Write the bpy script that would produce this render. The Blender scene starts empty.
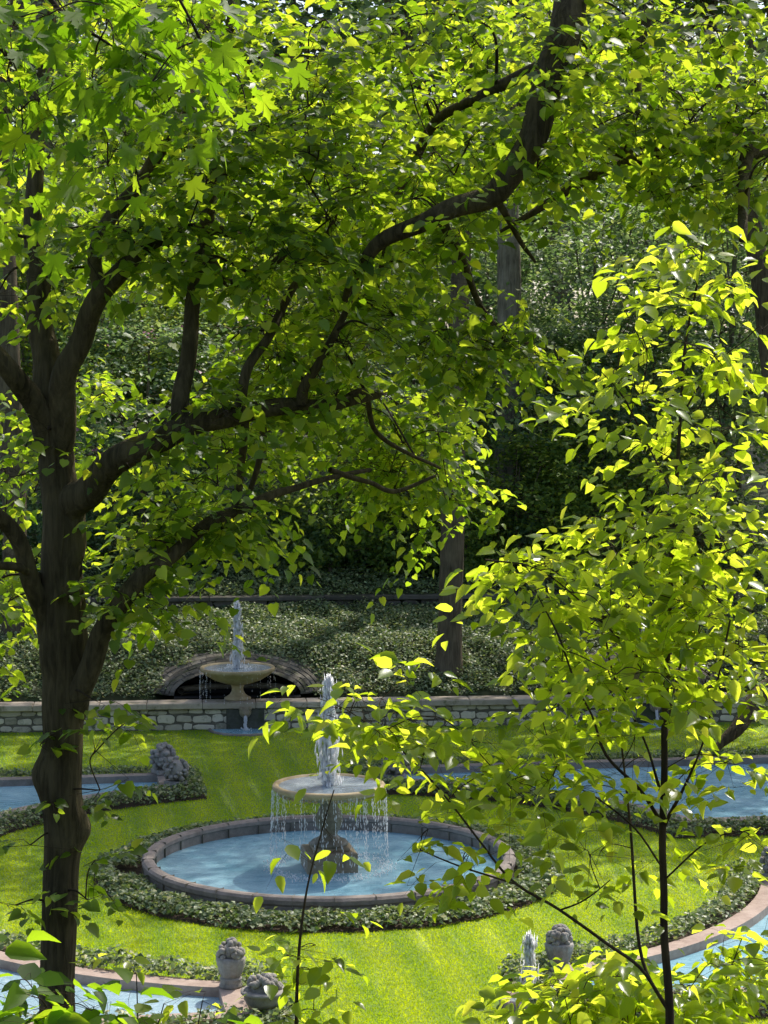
import bpy, math, random
import numpy as np
from mathutils import Vector, Euler
R = math.radians
scn = bpy.context.scene
COL = scn.collection
rng = np.random.default_rng(11)
random.seed(5)

# ------------------------------------------------------------------ camera model
H, F, PITCH = 9.4, 2200.0, math.atan((512 - 355) / 2200.0)
CP, SP = math.cos(PITCH), math.sin(PITCH)
def ray(px, py):
    a, b = (px - 384) / F, (512 - py) / F
    return np.array([a, CP + b * SP, -SP + b * CP])
def at(px, py, Y):
    """world point seen at a photo position, at distance Y down the garden"""
    d = ray(px, py)
    return np.array([0, 0, H]) + d * (Y / d[1])
def gnd(px, py, z=0.0):
    d = ray(px, py)
    return np.array([0, 0, H]) + d * ((z - H) / d[2])

# ------------------------------------------------------------------ object helpers
def tag(o, label=None, cat=None, group=None, kind=None):
    if label: o['label'] = label
    if cat: o['category'] = cat
    if group: o['group'] = group
    if kind: o['kind'] = kind
    return o
def empty(name, loc=(0, 0, 0), rz=0.0):
    o = bpy.data.objects.new(name, None)
    o.empty_display_size = 0.2
    COL.objects.link(o)
    o.location = loc
    o.rotation_euler = (0, 0, rz)
    return o
def link(name, me, mat, parent=None, smooth=False):
    if mat is not None: me.materials.append(mat)
    o = bpy.data.objects.new(name, me)
    COL.objects.link(o)
    if parent is not None:
        o.parent = parent
        # geometry is written in world coordinates unless the parent has been placed with local geometry
    if smooth and len(me.polygons):
        me.polygons.foreach_set('use_smooth', np.ones(len(me.polygons), dtype=bool))
    return o
def mesh_np(name, V, loops, starts, totals):
    me = bpy.data.meshes.new(name)
    me.vertices.add(len(V)); me.vertices.foreach_set('co', np.ascontiguousarray(V, dtype=np.float32).ravel())
    me.loops.add(len(loops)); me.loops.foreach_set('vertex_index', np.ascontiguousarray(loops, dtype=np.int32))
    me.polygons.add(len(starts))
    me.polygons.foreach_set('loop_start', np.ascontiguousarray(starts, dtype=np.int32))
    me.polygons.foreach_set('loop_total', np.ascontiguousarray(totals, dtype=np.int32))
    me.update(calc_edges=True)
    return me
def instanced(name, T, faces, pos, ax, ay, az, size):
    """many copies of a small template T (k,3) placed by axes: one mesh"""
    n, k = len(pos), len(T)
    s = np.asarray(size).reshape(-1, 1, 1)
    V = (T[None, :, 0:1] * ax[:, None, :] + T[None, :, 1:2] * ay[:, None, :] + T[None, :, 2:3] * az[:, None, :]) * s + pos[:, None, :]
    fl = np.concatenate([np.array(f) for f in faces]); tot = np.array([len(f) for f in faces])
    L = (fl[None, :] + (np.arange(n) * k)[:, None]).ravel()
    totals = np.tile(tot, n)
    starts = np.concatenate([[0], np.cumsum(totals)[:-1]])
    return mesh_np(name, V.reshape(-1, 3), L, starts, totals)
class MB:
    def __init__(s): s.v = []; s.f = []
    def add(s, v, f):
        b = len(s.v); s.v += [tuple(map(float, p)) for p in v]; s.f += [tuple(i + b for i in q) for q in f]
    def box(s, c, d, rz=0.0, ch=0.0, taper=1.0):
        x, y, z = d[0] / 2, d[1] / 2, d[2] / 2
        cz, sz = math.cos(rz), math.sin(rz)
        ch = min(ch, x * .8, y * .8, z * .8)
        rings = [(x - ch, y - ch, -z), (x, y, -z + ch), (x * taper, y * taper, z - ch), (x * taper - ch, y * taper - ch, z)] if ch > 0 else [(x, y, -z), (x * taper, y * taper, z)]
        v = []
        for (a, b, h) in rings:
            for (sx, sy) in ((-1, -1), (1, -1), (1, 1), (-1, 1)):
                px, py = sx * a, sy * b
                v.append((c[0] + px * cz - py * sz, c[1] + px * sz + py * cz, c[2] + h))
        f = [(3, 2, 1, 0), tuple(range(len(v) - 4, len(v)))]
        for r in range(len(rings) - 1):
            for i in range(4):
                j = (i + 1) % 4
                f.append((r * 4 + i, r * 4 + j, r * 4 + 4 + j, r * 4 + 4 + i))
        s.add(v, f)
    def lathe(s, prof, n=32, c=(0, 0, 0), wav=None, cap=True):
        v, f = [], []
        for k, (r, z) in enumerate(prof):
            for i in range(n):
                a = 2 * math.pi * i / n
                rr = r * (1 + (wav(k, a) if wav else 0))
                v.append((c[0] + rr * math.cos(a), c[1] + rr * math.sin(a), c[2] + z))
        for k in range(len(prof) - 1):
            for i in range(n):
                j = (i + 1) % n
                f.append((k * n + i, k * n + j, k * n + n + j, k * n + n + i))
        if cap:
            f.append(tuple(range(n - 1, -1, -1))); f.append(tuple(range((len(prof) - 1) * n, len(prof) * n)))
        s.add(v, f)
    def ball(s, c, r, n=10, m=7, sq=(1, 1, 1), jit=0.0):
        v, f = [(c[0], c[1], c[2] - r * sq[2])], []
        for k in range(1, m):
            t = -math.pi / 2 + math.pi * k / m
            for i in range(n):
                a = 2 * math.pi * i / n
                q = r * (1 + random.uniform(-jit, jit))
                v.append((c[0] + q * sq[0] * math.cos(t) * math.cos(a), c[1] + q * sq[1] * math.cos(t) * math.sin(a), c[2] + q * sq[2] * math.sin(t)))
        v.append((c[0], c[1], c[2] + r * sq[2]))
        for i in range(n):
            j = (i + 1) % n
            f.append((0, 1 + j, 1 + i)); f.append((len(v) - 1, 1 + (m - 2) * n + i, 1 + (m - 2) * n + j))
            for k in range(m - 2):
                f.append((1 + k * n + i, 1 + k * n + j, 1 + (k + 1) * n + j, 1 + (k + 1) * n + i))
        s.add(v, f)
    def strip(s, A, B, closed=True):
        n = len(A); v = list(A) + list(B)
        s.add(v, [(i, (i + 1) % n, n + (i + 1) % n, n + i) for i in range(n if closed else n - 1)])
    def poly(s, A): s.add(A, [tuple(range(len(A)))])
    def build(s, name, mat, parent=None, smooth=False):
        me = bpy.data.meshes.new(name); me.from_pydata(s.v, [], s.f); me.update()
        return link(name, me, mat, parent, smooth)

# ------------------------------------------------------------------ materials
def newmat(name):
    m = bpy.data.materials.new(name); m.use_nodes = True
    nt = m.node_tree; nt.nodes.clear()
    return m, nt, nt.nodes.new('ShaderNodeOutputMaterial')
def N(nt, t, **kw):
    n = nt.nodes.new(t)
    for k, v in kw.items(): setattr(n, k, v)
    return n
def ramp(nt, fac, stops):
    r = N(nt, 'ShaderNodeValToRGB'); e = r.color_ramp.elements
    e[0].position, e[0].color = stops[0][0], (*stops[0][1], 1)
    e[1].position, e[1].color = stops[-1][0], (*stops[-1][1], 1)
    for p, c in stops[1:-1]:
        q = e.new(p); q.color = (*c, 1)
    nt.links.new(fac, r.inputs[0]); return r.outputs[0]
def noise(nt, vec, scale, detail=4, rough=.55, dist=0.0):
    n = N(nt, 'ShaderNodeTexNoise'); n.inputs['Scale'].default_value = scale; n.inputs['Detail'].default_value = detail
    n.inputs['Roughness'].default_value = rough; n.inputs['Distortion'].default_value = dist
    if vec is not None: nt.links.new(vec, n.inputs['Vector'])
    return n.outputs['Fac']
def mapping(nt, vec, scale=(1, 1, 1), rot=(0, 0, 0)):
    m = N(nt, 'ShaderNodeMapping'); m.inputs['Scale'].default_value = scale; m.inputs['Rotation'].default_value = rot
    nt.links.new(vec, m.inputs['Vector']); return m.outputs[0]
def mixc(nt, fac, a, b, mode='MIX'):
    m = N(nt, 'ShaderNodeMix', data_type='RGBA', blend_type=mode)
    for s, v in ((0, fac), (6, a), (7, b)):
        if hasattr(v, 'links') or isinstance(v, bpy.types.NodeSocket): nt.links.new(v, m.inputs[s])
        else: m.inputs[s].default_value = v if s == 0 else (*v, 1)
    return m.outputs[2]
def bump(nt, h, strength, dist=.02):
    b = N(nt, 'ShaderNodeBump'); b.inputs['Strength'].default_value = strength; b.inputs['Distance'].default_value = dist
    nt.links.new(h, b.inputs['Height']); return b.outputs[0]
def leafmat(name, dark, light, trans_d, trans_l, mixf=.5, rough=.45, spec=.4):
    m, nt, out = newmat(name)
    g = N(nt, 'ShaderNodeNewGeometry')
    cd = ramp(nt, g.outputs['Random Per Island'], [(0.0, tuple(x * .7 for x in dark)), (.25, dark), (.88, light), (1.0, (light[0] * 1.5, light[1] * 1.15, light[2]))])
    ct = ramp(nt, g.outputs['Random Per Island'], [(0.0, tuple(x * .6 for x in trans_d)), (.25, trans_d), (.85, trans_l), (1.0, (min(.95, trans_l[0] * 1.15), trans_l[1], trans_l[2]))])
    p = N(nt, 'ShaderNodeBsdfPrincipled'); p.inputs['Roughness'].default_value = rough; p.inputs['Specular IOR Level'].default_value = spec
    t = N(nt, 'ShaderNodeBsdfTranslucent'); mx = N(nt, 'ShaderNodeMixShader'); mx.inputs[0].default_value = mixf
    nt.links.new(cd, p.inputs['Base Color']); nt.links.new(ct, t.inputs['Color'])
    nt.links.new(p.outputs[0], mx.inputs[1]); nt.links.new(t.outputs[0], mx.inputs[2]); nt.links.new(mx.outputs[0], out.inputs[0])
    return m
def barkmat(name, c0, c1, scale=1.0, bs=.9):
    m, nt, out = newmat(name)
    g = N(nt, 'ShaderNodeNewGeometry')
    v = mapping(nt, g.outputs['Position'], (26 * scale, 26 * scale, 3.2 * scale))
    n1 = noise(nt, v, 1.0, 6, .65, .6); n2 = noise(nt, g.outputs['Position'], 2.5 * scale, 3)
    c = ramp(nt, n1, [(.38, c0), (.62, c1)])
    c2 = mixc(nt, .45, c, ramp(nt, n2, [(.3, tuple(x * .55 for x in c0)), (.75, tuple(x * 1.25 for x in c1))]))
    p = N(nt, 'ShaderNodeBsdfPrincipled'); p.inputs['Roughness'].default_value = .9; p.inputs['Specular IOR Level'].default_value = .15
    nt.links.new(c2, p.inputs['Base Color']); nt.links.new(bump(nt, n1, bs, .03), p.inputs['Normal']); nt.links.new(p.outputs[0], out.inputs[0])
    return m
def stonemat(name, c0, c1, c2, scale=6.0, island=0.0, moss=None, rough=.85, bs=.5):
    m, nt, out = newmat(name)
    g = N(nt, 'ShaderNodeNewGeometry')
    n1 = noise(nt, g.outputs['Position'], scale, 7, .7); n2 = noise(nt, g.outputs['Position'], scale * .22, 3)
    c = ramp(nt, n1, [(.3, c0), (.52, c1), (.75, c2)])
    c = mixc(nt, .4, c, ramp(nt, n2, [(.35, c0), (.7, c2)]))
    if island:
        c = mixc(nt, island, c, ramp(nt, g.outputs['Random Per Island'], [(0, tuple(x * .45 for x in c0)), (.5, c1), (1, tuple(min(1, x * 1.25) for x in c2))]))
    if moss:
        n3 = noise(nt, g.outputs['Position'], 2.3, 5, .7)
        f = N(nt, 'ShaderNodeMapRange'); f.inputs[1].default_value = .52; f.inputs[2].default_value = .68; nt.links.new(n3, f.inputs[0])
        c = mixc(nt, f.outputs[0], c, moss)
    p = N(nt, 'ShaderNodeBsdfPrincipled'); p.inputs['Roughness'].default_value = rough; p.inputs['Specular IOR Level'].default_value = .25
    n4 = noise(nt, g.outputs['Position'], scale * 6, 4)
    nt.links.new(c, p.inputs['Base Color']); nt.links.new(bump(nt, n4, bs, .015), p.inputs['Normal']); nt.links.new(p.outputs[0], out.inputs[0])
    return m
def watermat(name, c0, c1, pale, rs=3.0, bstr=.35):
    m, nt, out = newmat(name)
    g = N(nt, 'ShaderNodeNewGeometry')
    v = mapping(nt, g.outputs['Position'], (1, 1.6, 1))
    n1 = noise(nt, v, rs, 5, .6, .8); n2 = noise(nt, g.outputs['Position'], .8, 3); n3 = noise(nt, v, rs * 4, 3, .6)
    c = ramp(nt, n1, [(.3, c0), (.6, c1), (.78, pale)])
    c = mixc(nt, .35, c, ramp(nt, n2, [(.35, c0), (.7, pale)]))
    p = N(nt, 'ShaderNodeBsdfPrincipled'); p.inputs['Roughness'].default_value = .09; p.inputs['IOR'].default_value = 1.33
    a = N(nt, 'ShaderNodeMath', operation='ADD'); nt.links.new(n1, a.inputs[0]); nt.links.new(n3, a.inputs[1])
    nt.links.new(c, p.inputs['Base Color']); nt.links.new(bump(nt, a.outputs[0], bstr, .06), p.inputs['Normal']); nt.links.new(p.outputs[0], out.inputs[0])
    return m
def spraymat():
    m, nt, out = newmat('white_water')
    p = N(nt, 'ShaderNodeBsdfPrincipled'); p.inputs['Base Color'].default_value = (.95, .95, .94, 1); p.inputs['Roughness'].default_value = .15
    t = N(nt, 'ShaderNodeBsdfTranslucent'); t.inputs[0].default_value = (.97, .97, .96, 1)
    tr = N(nt, 'ShaderNodeBsdfTransparent'); a = N(nt, 'ShaderNodeMixShader'); b = N(nt, 'ShaderNodeMixShader')
    a.inputs[0].default_value = .5; b.inputs[0].default_value = .08
    nt.links.new(p.outputs[0], a.inputs[1]); nt.links.new(t.outputs[0], a.inputs[2])
    nt.links.new(a.outputs[0], b.inputs[1]); nt.links.new(tr.outputs[0], b.inputs[2]); nt.links.new(b.outputs[0], out.inputs[0])
    return m
GA = R(9.0)                                   # the garden's long axis is turned this much from the view
def grassmat(name, blades):
    m, nt, out = newmat(name)
    g = N(nt, 'ShaderNodeNewGeometry')
    flat = mapping(nt, g.outputs['Position'], (1, 1, 0), (0, 0, -GA))
    n1 = noise(nt, flat, .5, 4); n2 = noise(nt, flat, 9, 5, .7)
    st = mapping(nt, flat, (2.1, .16, 1), (0, 0, 0)); n3 = noise(nt, st, 1.4, 5, .6, .35)
    w = N(nt, 'ShaderNodeTexWave', wave_type='BANDS', bands_direction='X'); w.inputs['Scale'].default_value = .33; w.inputs['Distortion'].default_value = .4
    nt.links.new(flat, w.inputs['Vector'])
    c = ramp(nt, n1, [(.3, (.085, .17, .012)), (.7, (.15, .25, .018))])
    c = mixc(nt, .35, c, ramp(nt, n2, [(.3, (.075, .14, .008)), (.7, (.22, .30, .018))]))
    sm = N(nt, 'ShaderNodeMath', operation='MULTIPLY'); nt.links.new(w.outputs['Fac'], sm.inputs[0]); sm.inputs[1].default_value = .3
    c = mixc(nt, sm.outputs[0], c, (.29, .34, .024))
    f = N(nt, 'ShaderNodeMapRange'); f.inputs[1].default_value = .58; f.inputs[2].default_value = .70; f.inputs[4].default_value = .38; nt.links.new(n3, f.inputs[0])
    c = mixc(nt, f.outputs[0], c, (.36, .42, .16))
    p = N(nt, 'ShaderNodeBsdfPrincipled'); p.inputs['Roughness'].default_value = .6; p.inputs['Specular IOR Level'].default_value = .25
    nt.links.new(c, p.inputs['Base Color'])
    if blades:
        hs = N(nt, 'ShaderNodeHueSaturation'); hs.inputs['Value'].default_value = 3.7; hs.inputs['Hue'].default_value = .467; hs.inputs['Saturation'].default_value = 1.2
        nt.links.new(c, hs.inputs['Color'])
        t = N(nt, 'ShaderNodeBsdfTranslucent'); nt.links.new(hs.outputs[0], t.inputs[0])
        mx = N(nt, 'ShaderNodeMixShader'); mx.inputs[0].default_value = .55
        nt.links.new(p.outputs[0], mx.inputs[1]); nt.links.new(t.outputs[0], mx.inputs[2]); nt.links.new(mx.outputs[0], out.inputs[0])
    else:
        nt.links.new(bump(nt, n2, .5, .03), p.inputs['Normal']); nt.links.new(p.outputs[0], out.inputs[0])
    return m
M = dict(
    linden=leafmat('linden_leaf', (.036, .08, .018), (.085, .155, .032), (.30, .50, .012), (.70, .86, .04), .62, .42, .45),
    maple=leafmat('maple_leaf', (.034, .075, .010), (.08, .14, .016), (.22, .44, .008), (.46, .70, .02), .62, .5, .2),
    sapling=leafmat('sapling_leaf', (.07, .13, .018), (.16, .24, .035), (.52, .70, .016), (.84, .94, .06), .72, .28, .7),
    wood=leafmat('woodland_leaf', (.08, .15, .075), (.20, .28, .14), (.20, .34, .09), (.42, .56, .16), .5, .45, .5),
    woodlit=leafmat('woodland_lit_leaf', (.08, .15, .04), (.18, .26, .06), (.34, .48, .04), (.60, .70, .08), .5, .5, .3),  # lit copy of the woodland leaf, brightness put into the colour
    ivy=leafmat('ivy_leaf', (.10, .15, .06), (.33, .39, .20), (.16, .27, .04), (.42, .50, .12), .35, .45, .5),
    bark=barkmat('linden_bark', (.028, .022, .010), (.130, .104, .052)),
    barkg=barkmat('grey_bark', (.085, .072, .052), (.27, .235, .18), .6),
    barkb=barkmat('brown_bark', (.055, .042, .025), (.165, .13, .08), .6),
    twig=barkmat('twig_bark', (.022, .016, .010), (.07, .05, .028), 1.5, .3),
    stone=stonemat('pale_stone', (.24, .22, .18), (.36, .34, .29), (.47, .44, .38), 7),
    carved=stonemat('carved_stone', (.16, .145, .125), (.33, .30, .26), (.48, .45, .39), 11, 0, None, .9, .8),
    bowl=stonemat('ochre_stone', (.28, .20, .095), (.45, .34, .175), (.56, .46, .28), 6, 0, None, .6),
    wet=stonemat('wet_stone', (.08, .066, .042), (.21, .18, .125), (.33, .29, .21), 9, 0, None, .3),
    plinth=stonemat('plinth_stone', (.15, .115, .07), (.28, .22, .14), (.38, .31, .20), 7, 0, None, .45),
    rim=stonemat('pool_rim_stone', (.12, .10, .08), (.24, .20, .165), (.38, .325, .275), 5, 0, None, .75),
    rimpink=stonemat('pink_rim_stone', (.24, .17, .135), (.40, .30, .24), (.50, .40, .33), 5, 0, None, .8),
    wall=stonemat('rubble_stone', (.33, .28, .20), (.54, .47, .35), (.66, .58, .44), 6, .5, (.12, .13, .06)),
    mortar=stonemat('dark_mortar', (.08, .07, .05), (.14, .122, .09), (.20, .175, .13), 12),
    coping=stonemat('coping_stone', (.30, .24, .175), (.47, .39, .29), (.60, .51, .40), 4, .25, (.15, .14, .07)),
    slate=stonemat('grotto_stone', (.06, .053, .04), (.125, .11, .085), (.20, .18, .14), 6, .5, (.055, .065, .025)),
    darkin2=stonemat('stained_stone', (.03, .03, .02), (.07, .068, .05), (.12, .115, .09), 8, 0, (.05, .06, .02)),
    darkin=stonemat('grotto_shade', (.012, .012, .010), (.022, .021, .018), (.035, .033, .03), 5),  # shade inside the grotto, put into a near-black colour
    soil=stonemat('mulch', (.035, .024, .015), (.075, .053, .035), (.13, .10, .07), 14, 0, None, .95, 1.0),
    ground=stonemat('woodland_ground', (.03, .035, .012), (.05, .06, .02), (.08, .075, .035), 2.5, 0, (.03, .055, .014), .95, .8),
    water=watermat('pool_water', (.14, .32, .40), (.26, .48, .56), (.48, .67, .72)),
    waterlit=watermat('sunlit_pool_water', (.22, .36, .42), (.36, .52, .58), (.62, .74, .78), 4.5, .5),  # sunlit copy of the pool water, its glitter put into the colour
    waterbowl=watermat('bowl_water', (.16, .22, .24), (.34, .42, .45), (.70, .76, .78), 9, .6),
    spray=spraymat(),
    lawn=grassmat('mown_turf', False), blade=grassmat('grass_blade', True),
    pink=leafmat('pink_petal', (.45, .17, .30), (.6, .3, .42), (.5, .2, .35), (.6, .3, .45), .4),
)

# ------------------------------------------------------------------ leaf templates (x along, y across, z up)
def tmpl(edge, mids, fold=.18, curl=.14):
    e = np.array(edge, float)
    v = [(m, 0, -curl * m * m) for m in mids] + [(a, b, fold * b - curl * a * a) for a, b in e] + [(a, -b, fold * b - curl * a * a) for a, b in e]
    n, k = len(mids), len(e)
    f = []
    for i in range(n - 1):
        f.append((i, n + i, n + i + 1, i + 1) if i < n - 2 else (i, n + i, n + i + 1, i + 1))
        f.append((i, i + 1, n + k + i + 1, n + k + i))
    return np.array(v), f
LINDEN = tmpl([(-.09, .2), (.14, .44), (.52, .40), (.83, .16)], [0, .3, .68, 1.0])
OVATE = tmpl([(.04, .11), (.26, .31), (.58, .29), (.86, .11)], [0, .3, .65, 1.0], .3, .16)
KITE = (np.array([(0, 0, 0), (.45, .42, .10), (1, 0, -.12), (.45, -.42, .10)]), [(0, 1, 2), (0, 2, 3)])
def maple_t():
    half = [(0, .07), (-.10, .22), (.02, .30), (.05, .58), (.20, .44), (.30, .30), (.42, .46), (.52, .42), (.72, .60), (.70, .40), (.62, .20), (.55, .13), (.70, .16), (.78, .24), (.84, .12), (1.08, 0)]
    pts = [(.22, 0)] + [(0, 0)] + half + [(a, -b) for a, b in reversed(half[:-1])]
    v = [(a - 0, b, .12 * abs(b) - .18 * a * a) for a, b in pts]
    n = len(pts) - 1
    return np.array(v), [(0, 1 + i, 1 + (i + 1) % n) for i in range(n)]
MAPLE = maple_t()
def norm(a): return a / np.maximum(np.linalg.norm(a, axis=-1, keepdims=True), 1e-9)
def frame(d, nrm):
    ax = norm(d); ay = norm(np.cross(nrm, ax)); az = np.cross(ax, ay)
    return ax, ay, az

# ------------------------------------------------------------------ branches
def catmull(P, n=8):
    P = np.array(P, float)
    if len(P) < 3:
        t = np.linspace(0, 1, n + 1)[:, None]; return P[0] * (1 - t) + P[-1] * t
    Q = np.vstack([2 * P[0] - P[1], P, 2 * P[-1] - P[-2]]); out = []
    for i in range(1, len(Q) - 2):
        a, b, c, d = Q[i - 1], Q[i], Q[i + 1], Q[i + 2]
        for t in np.linspace(0, 1, n, endpoint=False):
            out.append(.5 * ((2 * b) + (-a + c) * t + (2 * a - 5 * b + 4 * c - d) * t * t + (-a + 3 * b - 3 * c + d) * t ** 3))
    out.append(P[-1]); return np.array(out)
def tube(path, rad, sides=8, disp=None):
    path = np.asarray(path); n = len(path)
    tg = norm(np.gradient(path, axis=0))
    up = np.tile(np.array([.31, .93, .17]), (n, 1))
    a = norm(np.cross(tg, up)); b = np.cross(tg, a)
    th = np.linspace(0, 2 * np.pi, sides, endpoint=False)
    rr = np.asarray(rad)[:, None] * np.ones((1, sides))
    if disp is not None: rr = rr * (1 + disp(path, th))
    V = path[:, None, :] + rr[..., None] * (np.cos(th)[None, :, None] * a[:, None, :] + np.sin(th)[None, :, None] * b[:, None, :])
    i = np.arange(n - 1)[:, None] * sides + np.arange(sides)[None, :]
    j = np.arange(n - 1)[:, None] * sides + (np.arange(sides)[None, :] + 1) % sides
    Fq = np.stack([i, j, j + sides, i + sides], -1).reshape(-1, 4)
    return V.reshape(-1, 3), Fq
def quads_mesh(name, parts):
    Vs, Fs, b = [], [], 0
    for V, Fq in parts: Vs.append(V); Fs.append(Fq + b); b += len(V)
    V = np.vstack(Vs); Fq = np.vstack(Fs)
    return mesh_np(name, V, Fq.ravel(), np.arange(len(Fq)) * 4, np.full(len(Fq), 4))
def bark_disp(path, th):
    z = np.cumsum(np.r_[0, np.linalg.norm(np.diff(path, axis=0), axis=1)])[:, None]; t = th[None, :]
    w = .05 * np.sin(3 * t + .9 * z) + .035 * np.sin(2 * t - 1.7 * z + 1)
    r = np.abs(np.sin(8.5 * t + 1.1 * np.sin(2.1 * z + 2 * t) + .7 * np.sin(5.3 * z + 1.3 * np.sin(3 * t)))) ** .6
    return w + .06 * (r - .6) + .035 * (np.abs(np.sin(13 * t + .8 * np.sin(1.7 * z + 3 * t) + .5 * np.sin(4.1 * z))) ** .5 - .6)
def limb_path(pts, n=8, wig=.16):
    """pts: (px, py, Y, width in px) -> world path and radii"""
    P = [at(*p[:3]) for p in pts]; r = [p[3] * p[2] / F / 2 for p in pts]
    path = catmull(P, n)
    rad = np.interp(np.linspace(0, len(pts) - 1, len(path)), np.arange(len(pts)), r)
    k = np.arange(len(path))[:, None] * (5.0 / n)
    path = path + np.sin(k * np.array([[.9, .7, .8]]) + path[0] * 9) * rad[:, None] * wig
    return path, rad

# ------------------------------------------------------------------ leafy crowns
def blob_points(blobs):
    out = []
    for (px, py, rx, ry, d0, d1, n) in blobs:
        for _ in range(n):
            while True:
                a, b = rng.uniform(-1, 1, 2)
                if a * a + b * b <= 1: break
            out.append(at(px + a * rx, py + b * ry, rng.uniform(d0, d1)))
    return np.array(out)
def sprays(C, heads, nl, L, size, droop=.35, jit=.35, side=.8):
    S = len(C)
    t = np.linspace(.12, 1.0, nl)[None, :, None]
    h = heads[:, None, :]
    Ls = (L * rng.uniform(.6, 1.3, S))[:, None, None]
    sag = np.array([0, 0, -1.0])[None, None, :] * (t ** 2) * Ls * rng.uniform(.1, .5, S)[:, None, None]
    pos = C[:, None, :] + h * Ls * t + sag
    lat = norm(np.cross(h, np.array([0, 0, 1.0])[None, None, :] + 0 * h))
    alt = np.where(np.arange(nl) % 2 == 0, 1.0, -1.0)[None, :, None]
    alt = alt * np.ones((S, 1, 1)); alt[:, -1] *= .1
    d = h * .6 + lat * alt * side + np.array([0, 0, -droop]) + rng.normal(0, jit, (S, nl, 3)) * .6
    nr = np.array([0, 0, 1.0]) + rng.normal(0, jit, (S, nl, 3)) + lat * alt * -.15
    sz = size * rng.uniform(.5, 1.22, (S, nl)) * (1 - .25 * (t[..., 0] - .5) ** 2)
    d = norm(d); pos = pos + d * size * .35
    # twig geometry: thin three-sided tubes
    q = np.linspace(0, 1, 4)[None, :, None]
    tw = C[:, None, :] + h * Ls * q + np.array([0, 0, -1.0]) * q ** 2 * (-sag[:, -1:, 2:3])
    return pos.reshape(-1, 3), d.reshape(-1, 3), nr.reshape(-1, 3), sz.ravel(), tw
def twig_parts(tw, r0):
    S, K = tw.shape[:2]
    a = np.array([[1, 0, 0], [-.5, .6, .6], [-.5, -.6, -.6]])
    rad = (np.linspace(1, .35, K) * r0)[None, :, None, None]
    V = (tw[:, :, None, :] + a[None, None] * rad).reshape(-1, 3)
    base = (np.arange(S) * K * 3)[:, None, None] + (np.arange(K - 1) * 3)[None, :, None]
    i = base + np.arange(3)[None, None, :]; j = base + ((np.arange(3) + 1) % 3)[None, None, :]
    return V, np.stack([i, j, j + 3, i + 3], -1).reshape(-1, 4)
def crown(root, centers, limbs, template, mat, leaf, nspr=10, nl=9, L=.42, spread=.3, droop=.35, jit=.35, tw=.0025, brmax=.016, out_from=None, flat=.55, cname='crown', side=.8):
    """leaf clusters joined to the nearest limb by branchlets"""
    LP = np.vstack([p for p, r in limbs]); LR = np.concatenate([r for p, r in limbs])
    parts = []; SC, SH = [], []
    first = np.array([np.linalg.norm(LP - c, axis=1).min() for c in centers])
    for c in np.asarray(centers)[np.argsort(first)]:
        d = np.linalg.norm(LP - c, axis=1) * (1 + .25 * (LR < .012)) + np.maximum(0, LP[:, 2] - c[2]) * .3
        d = d * rng.uniform(.9, 1.35, len(d))
        k = int(np.argmin(d)); a = LP[k]; v = c - a; dist = np.linalg.norm(v)
        if dist > .05:
            mid = (a + c) / 2 + np.array([rng.normal(0, .1), rng.normal(0, .1), .14]) * dist
            pth = catmull([a, mid, c], 6)
            r0 = max(min(LR[k] * .65, brmax * (.5 + .5 * dist)), tw * 2)
            rd = np.linspace(r0, tw * 1.6, len(pth))
            parts.append(tube(pth, rd, 5)); LP = np.vstack([LP, pth[3:]]); LR = np.concatenate([LR, rd[3:]])
        hd = v / max(dist, 1e-3)
        t = rng.uniform(-.25, .12, nspr)[:, None]
        o = c + hd[None, :] * t + rng.normal(0, spread, (nspr, 3)) * np.array([1, 1, flat])
        ang = rng.uniform(0, 2 * np.pi, nspr)
        hh = np.stack([np.cos(ang), np.sin(ang), rng.normal(-.05, .25, nspr)], 1) + hd[None, :] * .5
        SC.append(o); SH.append(norm(hh))
        # short connecting twigs from the cluster's heart
        kk = np.linspace(0, 1, 4)[None, :, None]
        parts.append(twig_parts(c[None, None, :] * (1 - kk) + o[:, None, :] * kk, tw * 1.3))
    C, Hd = np.vstack(SC), np.vstack(SH)
    pos, d, nr, sz, twp = sprays(C, Hd, nl, L, leaf, droop, jit, side)
    parts.append(twig_parts(twp, tw))
    ax, ay, az = frame(d, nr)
    az = az * rng.uniform(.1, 2.4, (len(az), 1)); ay = ay * rng.uniform(.78, 1.12, (len(ay), 1))
    link(cname, instanced(cname, template[0], template[1], pos, ax, ay, az, sz), mat, root)
    link('twigs', quads_mesh('twigs', parts), M['twig'], root, True)

# ------------------------------------------------------------------ terrain
def bank(Y):
    return np.interp(Y, [-60, -4, 2, 12, 24, 27.5, 55.2, 56.2, 56.3, 58.4, 62.4, 62.6, 68, 80, 120, 220, 900], [8, 7.6, 7.2, 4.1, .5, 0, 0, 0.05, .62, 1.62, 2.32, 2.55, 3.15, 4.2, 8, 12, 12])
O = np.array([-1.0, 39.5]); U = np.array([math.cos(GA), math.sin(GA)]); Vv = np.array([-math.sin(GA), math.cos(GA)])
def uv(u, v, z=0.0):
    p = O + U * u + Vv * v
    return (p[0], p[1], z)
ROT = GA
WX0, WY0, WX1, WY1 = -30.0, 52.5, 34.0, 58.1            # front line of the garden wall
def wally(x): return WY0 + (x - WX0) * (WY1 - WY0) / (WX1 - WX0)
WANG = math.atan2(WY1 - WY0, WX1 - WX0)
def terr(x, y):
    """height of the ground; the bank follows the slanting wall"""
    s = wally(np.clip(x, -30, 34)) - 54.95
    return bank(np.where(y > 40, y - s, y))
GROT = []                                                # grotto centres (x, y at coping)
for px in (238, 648):
    X = (px - 384) / F * 55.9
    GROT.append((X, wally(X) + .55))
xs = np.concatenate([np.linspace(-700, -30, 12), np.linspace(-26, 26, 105), np.linspace(30, 700, 12)])
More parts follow.
